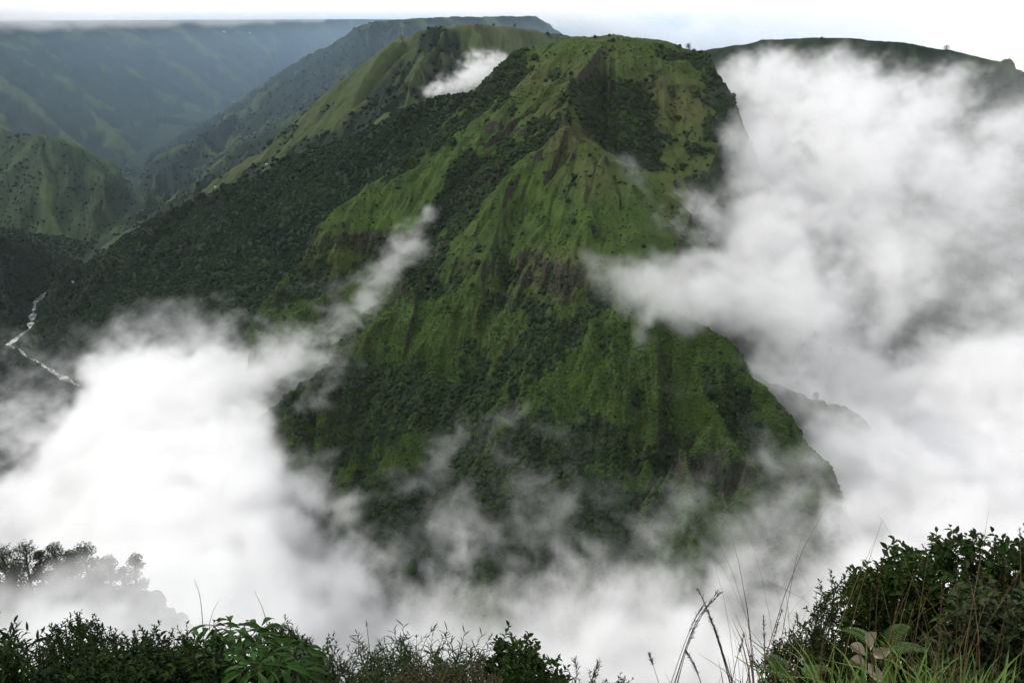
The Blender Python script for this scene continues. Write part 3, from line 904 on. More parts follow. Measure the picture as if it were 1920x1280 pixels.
def cloud(name, label, mn, mx, vox, dens, env_fn, scale=1.0, seed=0, k=1.0, warp=1.0, color=(1, 1, 1), sharp=1.0, octaves=5, aniso=0.0):
    """env_fn(x,y,z) -> envelope, about 1 inside the bank, 0 at its rim, negative outside; noise eats into it"""
    mn = [float(v) for v in mn]; mx = [float(v) for v in mx]
    n = [max(4, int(round((b - a) / v)) + 1) for a, b, v in zip(mn, mx, vox)]
    ax = [np.linspace(a, b, q).astype(np.float32) for a, b, q in zip(mn, mx, n)]
    x, y, z = np.meshgrid(*ax, indexing='ij')
    env = env_fn(x, y, z).astype(np.float32)
    # fade at the box's faces
    edge = np.minimum.reduce([np.minimum(x - mn[0], mx[0] - x) / (6 * vox[0]), np.minimum(y - mn[1], mx[1] - y) / (6 * vox[1]), np.minimum(z - mn[2], mx[2] - z) / (6 * vox[2])])
    env = np.minimum(env, edge * 3 - 1)
    live = env > -0.75 * k
    xs, ys, zs = x[live], y[live], z[live]
    s = scale
    wx = fbm3(xs / (150 * s), ys / (150 * s), zs / (110 * s), 3, seed + 3)
    wy = fbm3(xs / (150 * s) + 9, ys / (150 * s), zs / (110 * s) + 5, 3, seed + 9)
    wv = 70 * s * warp
    q = fbm3((xs + wv * wx) / (95 * s), (ys + wv * wy) / (130 * s), (zs + wv * 0.8 * (wx - wy)) / (80 * s), octaves, seed + 20, 0.66)
    # torn filaments
    q2 = np.abs(fbm3((xs + wv * wy) / (60 * s) + 3, (ys + wv * wx) / (110 * s), (zs - wv * wx) / (48 * s), 4, seed + 40, 0.6))
    q = 0.80 * q + 0.30 * (0.55 - 3.0 * q2)
    e = env[live] + k * 1.5 * q
    v = np.clip(e, 0, 1.6)
    v = np.where(v < 1, v * v * (3 - 2 * np.minimum(v, 1)), 1.0) ** sharp
    d = np.zeros(x.shape, np.float32); d[live] = v
    # nothing under the ground
    me = bpy.data.meshes.new(name)
    me.vertices.add(x.size)
    me.vertices.foreach_set('co', np.stack([x, y, z], -1).ravel())
    a_ = me.attributes.new('amount', 'FLOAT', 'POINT'); a_.data.foreach_set('value', d.ravel())
    mat = volume_mat(name, 0, color, aniso, dens)
    me.materials.append(mat)
    o = link(name, me)
    md = o.modifiers.new('volume', 'NODES'); md.node_group = voxel_group(name, mn, mx, n, mat)
    tag(o, label, kind='stuff')
    print('cloud', name, n, x.size / 1e6, 'M', round(float((d > 0).mean()), 3), round(time.time() - T0, 1))
    return o


def blobs(specs):
    """soft union of ellipsoids given as photo point, distance, radii; the last value is strength"""
    cs = [(at(px, py, Y_), rx, ry, rz_, st) for px, py, Y_, rx, ry, rz_, st in specs]

    def f(x, y, z):
        acc = np.full(x.shape, -2.0, np.float32)
        for c, rx, ry, rz_, st in cs:
            d = np.sqrt(((x - c[0]) / rx) ** 2 + ((y - c[1]) / ry) ** 2 + ((z - c[2]) / rz_) ** 2)
            v = st * (1 - d) if st > 0 else 0
            acc = np.maximum(acc, v)
        return acc
    return f


def strand(px_pts, rad_, strength=1.0, flat=1.0):
    """envelope round a line of photo points (px, py, distance, radius factor)"""
    ps = np.array([(*at(a, b, c), r) for a, b, c, r in px_pts])

    def f(x, y, z):
        best = np.full(x.shape, -2.0, np.float32)
        for a, b in zip(ps[:-1], ps[1:]):
            d_ = b[:3] - a[:3]
            t = np.clip(((x - a[0]) * d_[0] + (y - a[1]) * d_[1] + (z - a[2]) * d_[2]) / (d_ @ d_), 0, 1)
            r = rad_ * (a[3] + t * (b[3] - a[3]))
            d = np.sqrt((x - a[0] - t * d_[0]) ** 2 + ((y - a[1] - t * d_[1]) / 1.6) ** 2 + ((z - a[2] - t * d_[2]) / flat) ** 2)
            best = np.maximum(best, strength * (1 - d / r))
        return best
    return f


def either(*fs):
    return lambda x, y, z: np.maximum.reduce([f(x, y, z) for f in fs])


def sea_env(x, y, z):
    """cloud sea in the gorge: its top rises to the left and right of the mountain's foot"""
    u = x / np.maximum(y, 1)
    top = np.interp(u, [-0.75, -0.56, -0.50, -0.45, -0.40, -0.33, -0.28, -0.24, -0.17, -0.11, -0.05, 0.06, 0.15, 0.24, 0.31, 0.39, 0.46, 0.60],
                    [-640, -655, -590, -508, -468, -466, -488, -548, -586, -606, -596, -596, -590, -560, -524, -484, -455, -420])
    top = top - 0.12 * np.maximum(y - 1350, 0) + 0.2 * np.minimum(y - 950, 0) * 0.5
    return (top - z) / 62.0


cloud('cloud_sea', 'white sea of cloud filling the gorge below the mountain', (-1150, 330, -860), (820, 1560, -380), (6.5, 11, 6), 0.026,
      sea_env, seed=1, k=1.15, scale=0.9, warp=1.5, sharp=1.5)
wall = blobs([(1560, 330, 1750, 210, 230, 190, 1.5), (1480, 240, 1950, 190, 200, 130, 1.4), (1420, 430, 1600, 130, 150, 110, 1.5), (1290, 550, 1310, 110, 90, 65, 1.9), (1190, 530, 1290, 70, 60, 38, 1.2),
              (1450, 550, 1420, 160, 150, 90, 1.6), (1560, 560, 1450, 170, 150, 110, 1.2), (1740, 330, 1750, 200, 200, 110, 0.9), (1850, 720, 1250, 160, 170, 100, 1.1), (1700, 850, 1200, 170, 170, 105, 1.3),
              (1560, 690, 1330, 120, 120, 80, 1.4), (1800, 960, 1050, 220, 180, 120, 1.6), (1900, 450, 1500, 100, 140, 90, 0.6), (1660, 170, 2150, 170, 150, 60, 0.9), (1390, 160, 2250, 90, 130, 50, 1.3),
              (1440, 160, 2180, 150, 160, 78, 1.9), (1580, 175, 2120, 170, 160, 80, 1.6), (1740, 205, 2060, 160, 160, 75, 1.2), (1880, 235, 1960, 140, 150, 62, 1.0), (1650, 330, 1850, 190, 150, 120, 1.2), (1420, 330, 1800, 110, 150, 120, 1.6),
              (1680, 470, 1600, 150, 160, 90, 0.9), (1640, 720, 1350, 150, 150, 90, 1.1), (1880, 560, 1450, 110, 140, 70, 0.6), (1880, 860, 1150, 130, 150, 90, 1.2), (1420, 470, 1500, 110, 120, 90, 1.5), (1402, 290, 1700, 78, 80, 95, 2.1), (1330, 420, 1560, 60, 80, 55, 1.5)])
cloud('cloud_wall', 'tall white bank of cloud rising behind the right shoulder of the mountain', (40, 860, -760), (1400, 2450, -40), (6.5, 11, 6.5), 0.0105,
      wall, seed=31, k=1.25, scale=0.85, warp=1.5, sharp=1.5)
def slope_mist(x, y, z):
    return 1.1 - np.sqrt(((x - 800) / 480) ** 2 + ((y - 1500) / 420) ** 2 + ((z + 330) / 300) ** 2)


cloud('slope_mist', 'thin even mist veiling the mountainside behind the right hand clouds', (330, 1000, -650), (1350, 1980, -20), (22, 30, 18), 0.0016,
      slope_mist, seed=131, k=0.35, scale=1.5)
wisp = either(strand([(805, 395, 1570, 0.4), (770, 460, 1540, 0.9), (700, 540, 1490, 1.0), (660, 600, 1440, 1.1), (600, 650, 1400, 1.6), (500, 700, 1360, 2.2)], 38, 0.75),
              strand([(780, 600, 1440, 0.4), (700, 650, 1400, 0.8), (620, 690, 1370, 1.2)], 40, 0.45), strand([(640, 560, 1450, 0.7), (660, 640, 1420, 1.2), (560, 690, 1380, 1.8)], 40, 0.45))
cloud('mist_wisp', 'thin wisp of mist climbing the left flank of the mountain', (-560, 1180, -620), (-60, 1680, -280), (3.6, 7, 3.6), 0.013,
      wisp, seed=64, k=0.95, scale=0.5, warp=1.8, sharp=1.4)
veils = either(strand([(1165, 270, 1560, 0.9), (1195, 330, 1540, 1.1), (1215, 400, 1500, 1.3), (1300, 440, 1500, 2.0)], 24, 0.8),
               strand([(1230, 560, 1290, 1.0), (1200, 620, 1250, 0.8), (1185, 670, 1230, 0.4)], 20, 0.75),
               strand([(860, 810, 1180, 0.7), (810, 860, 1160, 1.0), (760, 900, 1140, 1.4)], 24, 0.6),
               strand([(980, 760, 1200, 0.5), (920, 820, 1170, 0.9)], 24, 0.35),
               strand([(1060, 700, 1230, 0.5), (1110, 660, 1250, 0.8)], 22, 0.3))
cloud('mist_veil', 'faint veils of mist hanging against the face of the mountain', (-200, 1060, -600), (480, 1640, -190), (4, 8, 4), 0.0065,
      veils, seed=71, k=1.1, scale=0.45, warp=1.4, sharp=1.3)
foot = either(strand([(800, 1010, 1030, 0.8), (1000, 1000, 1000, 1.2), (1250, 1030, 980, 1.3), (1420, 1010, 960, 1.1), (1600, 960, 980, 1.5)], 38, 0.32),
              strand([(1440, 680, 1230, 1.0), (1520, 730, 1190, 1.2), (1600, 830, 1130, 1.4), (1640, 920, 1090, 1.5)], 34, 0.75))
cloud('foot_mist', 'ragged mist drifting across the foot of the mountain', (-170, 840, -680), (500, 1240, -330), (4.5, 8, 4.5), 0.0055,
      foot, seed=81, k=1.2, scale=0.5, warp=1.4, sharp=1.3)
spur = strand([(1420, 690, 1240, 0.9), (1500, 745, 1200, 1.1), (1580, 830, 1150, 1.3), (1640, 930, 1090, 1.6)], 38, 0.8)
cloud('spur_mist', 'mist curling over the lower spur at the right foot of the mountain', (230, 1000, -620), (560, 1340, -330), (5, 8, 5), 0.013,
      spur, seed=141, k=0.8, scale=0.5, warp=1.5, sharp=1.2)
saddle = strand([(800, 175, 2650, 0.5), (850, 160, 2600, 0.9), (900, 140, 2600, 1.3), (932, 118, 2620, 0.8), (990, 160, 2600, 1.5)], 36, 0.9)
cloud('saddle_cloud', 'small bright cloud lying in the saddle behind the mountain', (-300, 2450, -280), (120, 2780, -60), (6, 10, 5), 0.030,
      saddle, seed=93, k=0.95, scale=0.35, warp=1.5, sharp=1.1)
left = either(strand([(100, 780, 1500, 1.0), (40, 760, 1500, 1.2), (-60, 800, 1450, 1.6)], 60, 0.35), strand([(110, 560, 2300, 0.5), (90, 640, 2100, 0.6)], 60, 0.1),
              strand([(300, 620, 1450, 0.8), (220, 660, 1420, 1.2), (420, 640, 1430, 1.0)], 50, 0.5))
cloud('valley_mist', 'thin mist drifting over the dark slopes at the left edge', (-1150, 1250, -760), (-330, 1800, -400), (6, 10, 6), 0.008,
      left, seed=101, k=1.0, scale=0.6, warp=1.4, sharp=1.3)
near = either(strand([(-100, 1130, 262, 1.2), (60, 1120, 266, 1.2), (150, 1090, 266, 1.5), (240, 1080, 268, 2.2), (360, 1110, 270, 2.2)], 7, 1.0),
              strand([(-100, 1215, 246, 1.0), (200, 1200, 246, 1.2), (500, 1240, 250, 1.2)], 17, 1.4))
cloud('knoll_mist', 'soft grey mist drifting in front of the wooded knoll', (-240, 200, -260), (-30, 330, -130), (2.0, 3.2, 2.0), 0.07,
      near, seed=111, k=0.7, scale=0.22, sharp=1.3)
def far_air(x, y, z):
    return smooth(2700, 5200, y - 0.12 * x) * 1.0 + 0 * z


def build_far_air():
    """moist air hanging in the far valley: one smooth grid of samples"""
    mn, mx, vox = (-5200.0, 2200.0, -900.0), (2600.0, 15500.0, 220.0), (400, 200, 170)
    n = [int(round((b - a) / v)) + 1 for a, b, v in zip(mn, mx, vox)]
    x, y, z = np.meshgrid(*[np.linspace(a, b, q).astype(np.float32) for a, b, q in zip(mn, mx, n)], indexing='ij')
    d = smooth(2800, 4800, y) * smooth(2600, 1200, x) * smooth(-5200, -4600, x) * smooth(45, -40, z)
    me = bpy.data.meshes.new('valley_haze'); me.vertices.add(x.size); me.vertices.foreach_set('co', np.stack([x, y, z], -1).ravel())
    a_ = me.attributes.new('amount', 'FLOAT', 'POINT'); a_.data.foreach_set('value', d.astype(np.float32).ravel())
    mat = volume_mat('valley_haze', 0, (0.50, 0.74, 1.0), 0.0, 0.00016); me.materials.append(mat)
    o = link('valley_haze', me); md = o.modifiers.new('volume', 'NODES'); md.node_group = voxel_group('valley_haze', mn, mx, n, mat)
    tag(o, 'blue haze hanging in the far valley in front of the plateau wall', kind='stuff')


build_far_air()
rim = either(strand([(-250, 30, 5150, 1.7), (60, 32, 5200, 1.6), (200, 34, 5350, 1.2), (330, 38, 5600, 0.8), (480, 36, 5900, 0.6), (600, 34, 6200, 0.5)], 85, 1.5, 0.7), strand([(820, 44, 6400, 0.8), (930, 38, 6400, 1.4), (1080, 50, 6400, 2.2), (1300, 90, 6400, 3.0), (1450, 100, 6400, 2.0)], 90, 1.3, 0.8))
cloud('rim_cloud', 'low cloud lying along the far rim of the plateau', (-4400, 4600, -600), (4600, 6900, 270), (30, 45, 13), 0.0055,
      rim, seed=121, k=0.8, scale=2.6)
# ------------------------------------------------------------------ plants built piece by piece
def tube(path, radii_, sides=5):
    p = np.asarray(path, float); n = len(p)
    t = np.gradient(p, axis=0); t /= np.linalg.norm(t, axis=1)[:, None] + 1e-9
    up = np.where(np.abs(t[:, 2:3]) > 0.9, [[1.0, 0, 0]], [[0, 0, 1.0]])
    a = np.cross(t, up); a /= np.linalg.norm(a, axis=1)[:, None] + 1e-9
    b = np.cross(t, a)
    r = np.broadcast_to(np.asarray(radii_, float), (n,))
    ang = np.linspace(0, 2 * math.pi, sides, endpoint=False)
    v = p[:, None, :] + r[:, None, None] * (np.cos(ang)[None, :, None] * a[:, None, :] + np.sin(ang)[None, :, None] * b[:, None, :])
    i = np.arange(n * sides).reshape(n, sides)
    f = np.stack([i[:-1], np.roll(i, -1, 1)[:-1], np.roll(i, -1, 1)[1:], i[1:]], -1).reshape(-1, 4)
    return v.reshape(-1, 3), f


def merge(parts):
    vs, fs, k = [], [], 0
    for v, f in parts:
        vs.append(v); fs.append(np.asarray(f) + k); k += len(v)
    return np.concatenate(vs), np.concatenate(fs)


def leaf_shape(w=0.36, droop=0.25, fold=0.12, pos=0.45, seg=4):
    """leaf along +X, length 1: quads either side of a folded midrib"""
    v, f = [], []
    for k in range(seg + 1):
        t = k / seg
        e = math.sin(math.pi * min(1, max(0.02, t ** (0.9 if pos < 0.5 else 1.5)))) ** 0.75 * w * 0.5
        if k == seg: e = 0.004
        z = -droop * t * t
        v += [(t, -e, z + fold * e * 2), (t, 0, z), (t, e, z + fold * e * 2)]
    for k in range(seg):
        a = 3 * k
        f += [(a, a + 3, a + 4, a + 1), (a + 1, a + 4, a + 5, a + 2)]
    return np.array(v, float), np.array(f)


def frames(pos, direc, size, roll):
    """matrices (n,3,3)*size whose X is the leaf's direction"""
    x = direc / (np.linalg.norm(direc, axis=1)[:, None] + 1e-9)
    up = np.tile([0, 0, 1.0], (len(x), 1)); up[np.abs(x[:, 2]) > 0.95] = [1, 0, 0]
    y = np.cross(up, x); y /= np.linalg.norm(y, axis=1)[:, None] + 1e-9
    z = np.cross(x, y)
    c, s_ = np.cos(roll)[:, None], np.sin(roll)[:, None]
    y2 = y * c + z * s_; z2 = -y * s_ + z * c
    return np.stack([x, y2, z2], -1) * size[:, None, None]


def stamp(shape, pos, M):
    v, f = shape
    vv = np.einsum('nij,kj->nki', M, v) + pos[:, None, :]
    ff = f[None] + (np.arange(len(pos)) * len(v))[:, None, None]
    return vv.reshape(-1, 3), ff.reshape(-1, f.shape[1])


from mathutils import Matrix, Vector
BARK = leaf_mat('twig_bark', (0.016, 0.012, 0.008), (0.045, 0.033, 0.020), 0.85, 20, 0.1)
L_DARK = leaf_mat('dark_leaf', (0.003, 0.008, 0.002), (0.030, 0.058, 0.009), 0.65, 4.0, 0.08, 0.12)
L_MID = leaf_mat('mid_leaf', (0.009, 0.018, 0.005), (0.042, 0.066, 0.014), 0.55, 3.0, 0.2, 0.15)
L_BROAD = leaf_mat('broad_leaf', (0.008, 0.026, 0.004), (0.034, 0.086, 0.010), 0.6, 6.0, 0.12, 0.15)
L_OLIVE = leaf_mat('olive_leaf', (0.018, 0.022, 0.007), (0.065, 0.060, 0.020), 0.6, 3.0, 0.2, 0.15)
L_RUST = leaf_mat('rusty_leaf', (0.06, 0.028, 0.014), (0.13, 0.06, 0.03), 0.6, 3.0, 0.2)
L_GRASS = leaf_mat('grass_blade', (0.026, 0.066, 0.008), (0.110, 0.180, 0.028), 0.5, 5.0, 0.25, 0.15)
L_DRY = leaf_mat('dry_stalk', (0.045, 0.030, 0.014), (0.150, 0.105, 0.050), 0.7, 8.0, 0.15)
L_FERN = leaf_mat('fern_leaf', (0.030, 0.070, 0.010), (0.085, 0.140, 0.024), 0.5, 5.0, 0.3, 0.2)
L_PALE = leaf_mat('dead_leaf', (0.30, 0.24, 0.16), (0.50, 0.44, 0.34), 0.7, 14.0, 0.2, 0.1)


def rng(seed):
    return np.random.default_rng(seed)


def curve_to(base, tip, n, bow, g):
    t = np.linspace(0, 1, n)[:, None]
    d = tip - base
    side = g.normal(size=3) * [1, 1, 0.2] * bow * np.linalg.norm(d)
    return base + d * t + side * np.sin(math.pi * t) + np.array([0, 0, 1]) * (np.sin(math.pi * t) * 0.10 * np.linalg.norm(d))


def shrub(name, label, cat, top, base_px, yr, n_twigs, leaf, leaf_len, per_twig, mat, n_parts=0, seed=0, group=None, run=0.3, spread=0.5, depth_px=150,
          leaf_up=0.25, poke=0.1, bark=BARK, part_name='leaf', twig_r=0.004, fill_bias=1.6, base_spread=0.25):
    """top: outline [(px, py)] of the plant's upper edge; twigs end under that edge, leaves sit along each twig"""
    g = rng(seed)
    bp = at(base_px, 1200, yr[0] * 0.5 + yr[1] * 0.5)
    bx, by = bp[0], bp[1]
    base = np.array([bx, by, float(ground_z(bx, by)) - 0.05])
    root = empty(name, base)
    tag(root, label, cat, group)
    tx = np.array([p[0] for p in top], float); ty = np.array([p[1] for p in top], float)
    stems, lp, ld, lr = [], [], [], []
    for k in range(n_twigs):
        px = g.uniform(tx[0], tx[-1]); py0 = np.interp(px, tx, ty)
        q = g.random() ** fill_bias
        py = py0 + 4 + q * depth_px
        if g.random() < poke: py = py0 - g.random() * 7
        Yv = g.uniform(*yr) if q > 0.12 else g.uniform(yr[0] * 0.6 + yr[1] * 0.4, yr[1])
        tip = np.array(at(px, py, Yv)) - base
        b0 = np.array([g.normal() * base_spread, g.normal() * base_spread, 0]) + [tip[0] * 0.45, tip[1] * 0.3, 0]
        gz = float(ground_z(base[0] + b0[0], base[1] + b0[1])) - base[2]
        b0[2] = gz
        if tip[2] < gz + 0.05: continue
        path = curve_to(b0, tip, 7, 0.06, g)
        stems.append(tube(path, np.linspace(twig_r * 2.2, twig_r * 0.5, 7), 4))
        # leaves along the end of the twig and on short side shoots
        d_end = path[-1] - path[-2]; d_end /= np.linalg.norm(d_end)
        shoots = [(path[-1], d_end, run)]
        for _ in range(int(spread * 6)):
            t = g.uniform(0.55, 0.97); c = path[0] + (path[-1] - path[0]) * t
            i_ = min(5, int(t * 6)); c = path[i_] + (path[i_ + 1] - path[i_]) * (t * 6 - i_)
            dd = d_end * 0.7 + g.normal(size=3) * 0.6 + [0, 0, 0.35]
            shoots.append((c + dd / np.linalg.norm(dd) * run * 0.8, dd / np.linalg.norm(dd), run * 0.8))
        for e, dd, rn in shoots:
            m = per_twig
            s0 = g.random() * 6.28
            stems.append(tube([e - dd * rn, e - dd * rn * 0.5, e], [twig_r * 0.6, twig_r * 0.5, twig_r * 0.3], 3))
            a1 = np.cross(dd, [0, 0, 1.0]); a1 /= np.linalg.norm(a1) + 1e-6; a2 = np.cross(dd, a1)
            for j in range(m):
                u = (j + g.random() * 0.6) / m
                ang = s0 + j * 2.4
                out = a1 * math.cos(ang) + a2 * math.sin(ang)
                lp.append(e - dd * rn * (1 - u)); ld.append(out + dd * (0.35 + 0.9 * u) + np.array([0, 0, leaf_up]) + g.normal(size=3) * 0.2)
                lr.append(g.uniform(0.65, 1.15) * (1.0 - 0.25 * u))
    lp = np.array(lp); ld = np.array(ld); sz = np.array(lr) * leaf_len
    roll = g.normal(size=len(lp)) * 0.5
    M = frames(lp, ld, sz, roll)
    v, f = merge(stems)
    link('branch', mesh_np('branch', v, f, bark), root)
    big = np.zeros(len(lp), bool)
    if n_parts:
        # the leaves nearest the eye show largest
        key = lp[:, 1] - lp[:, 2] * 0.8
        big[np.argsort(key)[:0]] = True
        vis = []
        W = lp + base
        d = W[:, 1] * CP - W[:, 2] * SP
        sx = 960 + W[:, 0] / d * FPX; sy = 640 - (W[:, 1] * SP + W[:, 2] * CP) / d * FPX
        inside = (sx > 0) & (sx < 1920) & (sy < 1275)
        score = np.where(inside, sz / d * (1 + 0.6 * (sy < np.interp(sx, tx, ty) + 60)), 0)
        # prefer the outermost at each place: front layer
        order = np.argsort(-score * (1 + 0.5 * (W[:, 1] < np.median(W[:, 1]))))
        big[order[:n_parts]] = True
        shared = mesh_np(part_name, *leaf, mat)
        for i in np.nonzero(big)[0]:
            o = bpy.data.objects.new(part_name, shared); col.objects.link(o)
            o.parent = root
            mm = Matrix([list(M[i][r]) + [lp[i][r]] for r in range(3)] + [[0, 0, 0, 1]])
            o.matrix_local = mm
    rest = ~big
    if rest.any():
        v, f = stamp(leaf, lp[rest], M[rest])
        o = link('foliage', mesh_np('foliage', v, f, mat), root)
        o['kind'] = 'stuff'
    return root, len(lp)


OVAL = leaf_shape(0.42, 0.22, 0.25, seg=3)
OVATE = leaf_shape(0.55, 0.35, 0.3)
LONG = leaf_shape(0.30, 0.55, 0.3)
NARROW = leaf_shape(0.13, 0.35, 0.2, seg=3)
cnt = 0
SHR = [
    # name, label, outline, base, (Y near, far), twigs, leaf, length, per twig, material, parts, kwargs
    ('leafy_shrub', 'low dark shrub filling the bottom left corner with drooping pinnate leaves', [(-60, 1215), (0, 1196), (22, 1192), (48, 1212), (60, 1262), (80, 1275)], 0, (5.6, 6.6), 46, LONG, 0.095, 9, L_DARK, 120, dict(run=0.30, depth_px=110)),
    ('leafy_shrub', 'dense dark shrub with an upright pointed crown, tallest of those at the left', [(84, 1196), (98, 1182), (118, 1170), (138, 1150), (152, 1164), (178, 1152), (192, 1180), (205, 1205), (212, 1235)], 150, (6.0, 7.0), 120, OVAL, 0.040, 12, L_DARK, 0, dict(run=0.16, depth_px=130)),
    ('leafy_shrub', 'dark shrub with loose leafy sprays right of the pointed shrub', [(188, 1210), (205, 1172), (222, 1212), (245, 1192), (262, 1184), (276, 1164), (288, 1166), (294, 1212), (310, 1222)], 250, (6.2, 7.2), 90, OVAL, 0.042, 11, L_DARK, 0, dict(run=0.18, depth_px=110)),
    ('leafy_shrub', 'wide low glossy shrub at the bottom between the pointed shrub and the umbrella plant', [(60, 1262), (120, 1245), (200, 1232), (260, 1230), (330, 1218), (400, 1215), (470, 1235)], 260, (5.0, 5.9), 150, OVATE, 0.062, 9, L_DARK, 220, dict(run=0.22, depth_px=90, base_spread=0.5)),
    ('leafy_shrub', 'small dark shrub with thin twig tips just left of the umbrella plant', [(296, 1212), (318, 1190), (335, 1198), (350, 1186), (366, 1195)], 330, (6.3, 7.1), 44, OVAL, 0.040, 10, L_DARK, 0, dict(run=0.15, depth_px=90)),
    ('rounded_bush', 'rounded dark green bush of fine leaves behind the umbrella plant', [(474, 1185), (490, 1170), (515, 1164), (545, 1170), (575, 1188), (592, 1208), (600, 1240)], 535, (7.0, 8.0), 170, OVAL, 0.034, 13, L_DARK, 0, dict(run=0.13, depth_px=110, poke=0.03)),
    ('low_shrub', 'low olive green shrub of small leaves along the bottom edge beside the rounded bush', [(560, 1240), (600, 1228), (640, 1238), (690, 1250), (740, 1252), (790, 1250)], 660, (5.4, 6.4), 130, OVAL, 0.034, 11, L_MID, 0, dict(run=0.16, depth_px=60, base_spread=0.5)),
    ('twiggy_shrub', 'thin dark shrub with small upright twigs right of the rounded bush', [(590, 1222), (606, 1202), (616, 1208), (628, 1240)], 608, (6.8, 7.4), 18, OVAL, 0.036, 9, L_DARK, 0, dict(run=0.14, depth_px=70)),
    ('bamboo_shrub', 'airy bamboo like shrub with fine narrow leaves left of the bare twigs at bottom centre', [(640, 1245), (670, 1222), (700, 1226), (735, 1208), (755, 1196), (768, 1210), (790, 1238)], 720, (6.0, 7.2), 40, NARROW, 0.085, 9, L_DARK, 0, dict(run=0.26, depth_px=60, poke=0.3)),
    ('bamboo_shrub', 'airy bamboo like shrub with fine narrow leaves beside the broad leaved bush at bottom centre', [(800, 1240), (820, 1218), (845, 1212), (858, 1204), (872, 1222), (888, 1200), (900, 1215), (925, 1238)], 860, (6.0, 7.2), 38, NARROW, 0.085, 9, L_DARK, 0, dict(run=0.26, depth_px=60, poke=0.3)),
    ('low_shrub', 'low shrub with olive and rusty leaves at the bottom edge under the bamboo like shrubs', [(740, 1258), (790, 1248), (850, 1252), (900, 1250), (940, 1262)], 840, (5.2, 6.0), 90, OVAL, 0.036, 11, L_OLIVE, 0, dict(run=0.16, depth_px=45, base_spread=0.5)),
    ('broadleaf_bush', 'dark broad leaved bush rising to a rounded point at bottom centre', [(915, 1245), (938, 1222), (945, 1202), (962, 1198), (985, 1208), (1005, 1222), (1030, 1240), (1048, 1262), (1056, 1278)], 985, (5.8, 6.8), 95, OVATE, 0.062, 9, L_DARK, 240, dict(run=0.20, depth_px=90)),
    ('low_shrub', 'sparse low sprigs at the bottom edge right of the broad leaved bush', [(1060, 1276), (1085, 1272), (1120, 1272), (1150, 1270), (1170, 1276)], 1110, (5.8, 6.6), 26, OVAL, 0.040, 8, L_DARK, 0, dict(run=0.18, depth_px=40)),
    ('leafy_bush', 'tall dark bush with pointed leaves, highest growth at the right edge', [(1700, 1050), (1722, 1042), (1742, 1036), (1776, 1018), (1800, 1012), (1830, 1000), (1855, 1012), (1885, 1018), (1915, 1016), (1960, 1005), (2020, 1000)], 1850, (6.2, 7.6), 230, OVATE, 0.080, 8, L_DARK, 290, dict(run=0.28, depth_px=260, base_spread=0.5, fill_bias=1.3, poke=0.2)),
    ('leafy_bush', 'dark bush of curled leaves between the tallest bush and the small leaved one', [(1600, 1090), (1625, 1082), (1645, 1078), (1662, 1060), (1678, 1045), (1692, 1034), (1706, 1030), (1722, 1048), (1750, 1060)], 1680, (6.4, 7.4), 120, OVATE, 0.076, 8, L_DARK, 280, dict(run=0.26, depth_px=220, fill_bias=1.3, poke=0.25)),
    ('small_leaved_bush', 'fine twigged dark bush of small leaves on the left of the right hand thicket', [(1528, 1140), (1545, 1112), (1565, 1110), (1578, 1088), (1592, 1100), (1612, 1112), (1640, 1120), (1660, 1140)], 1590, (6.4, 7.2), 85, OVAL, 0.044, 10, L_DARK, 0, dict(run=0.22, depth_px=170, fill_bias=1.2, poke=0.3)),
    ('small_leaved_bush', 'low dark bush at the left foot of the right hand thicket', [(1432, 1215), (1455, 1202), (1480, 1190), (1510, 1178), (1530, 1172), (1560, 1180), (1600, 1190)], 1510, (5.8, 6.8), 130, OVAL, 0.042, 10, L_DARK, 0, dict(run=0.18, depth_px=110, fill_bias=1.2)),
    ('leafy_bush', 'mid green bush with large leaves in front of the tallest bush at the right edge', [(1760, 1150), (1800, 1120), (1850, 1110), (1900, 1100), (1960, 1100)], 1860, (5.2, 6.0), 90, OVATE, 0.085, 8, L_MID, 220, dict(run=0.24, depth_px=160, fill_bias=1.1)),
]
for k, (nm, lb, top, bpx, yr, nt_, lf, ll, per, mt, npart, kw) in enumerate(SHR):
    r_, c_ = shrub(nm, lb, 'bush' if 'bush' in nm else 'shrub', top, bpx, yr, nt_, lf, ll, per, mt, npart, seed=200 + k, **kw)
    cnt += c_
print('leaves', cnt, time.time() - T0)


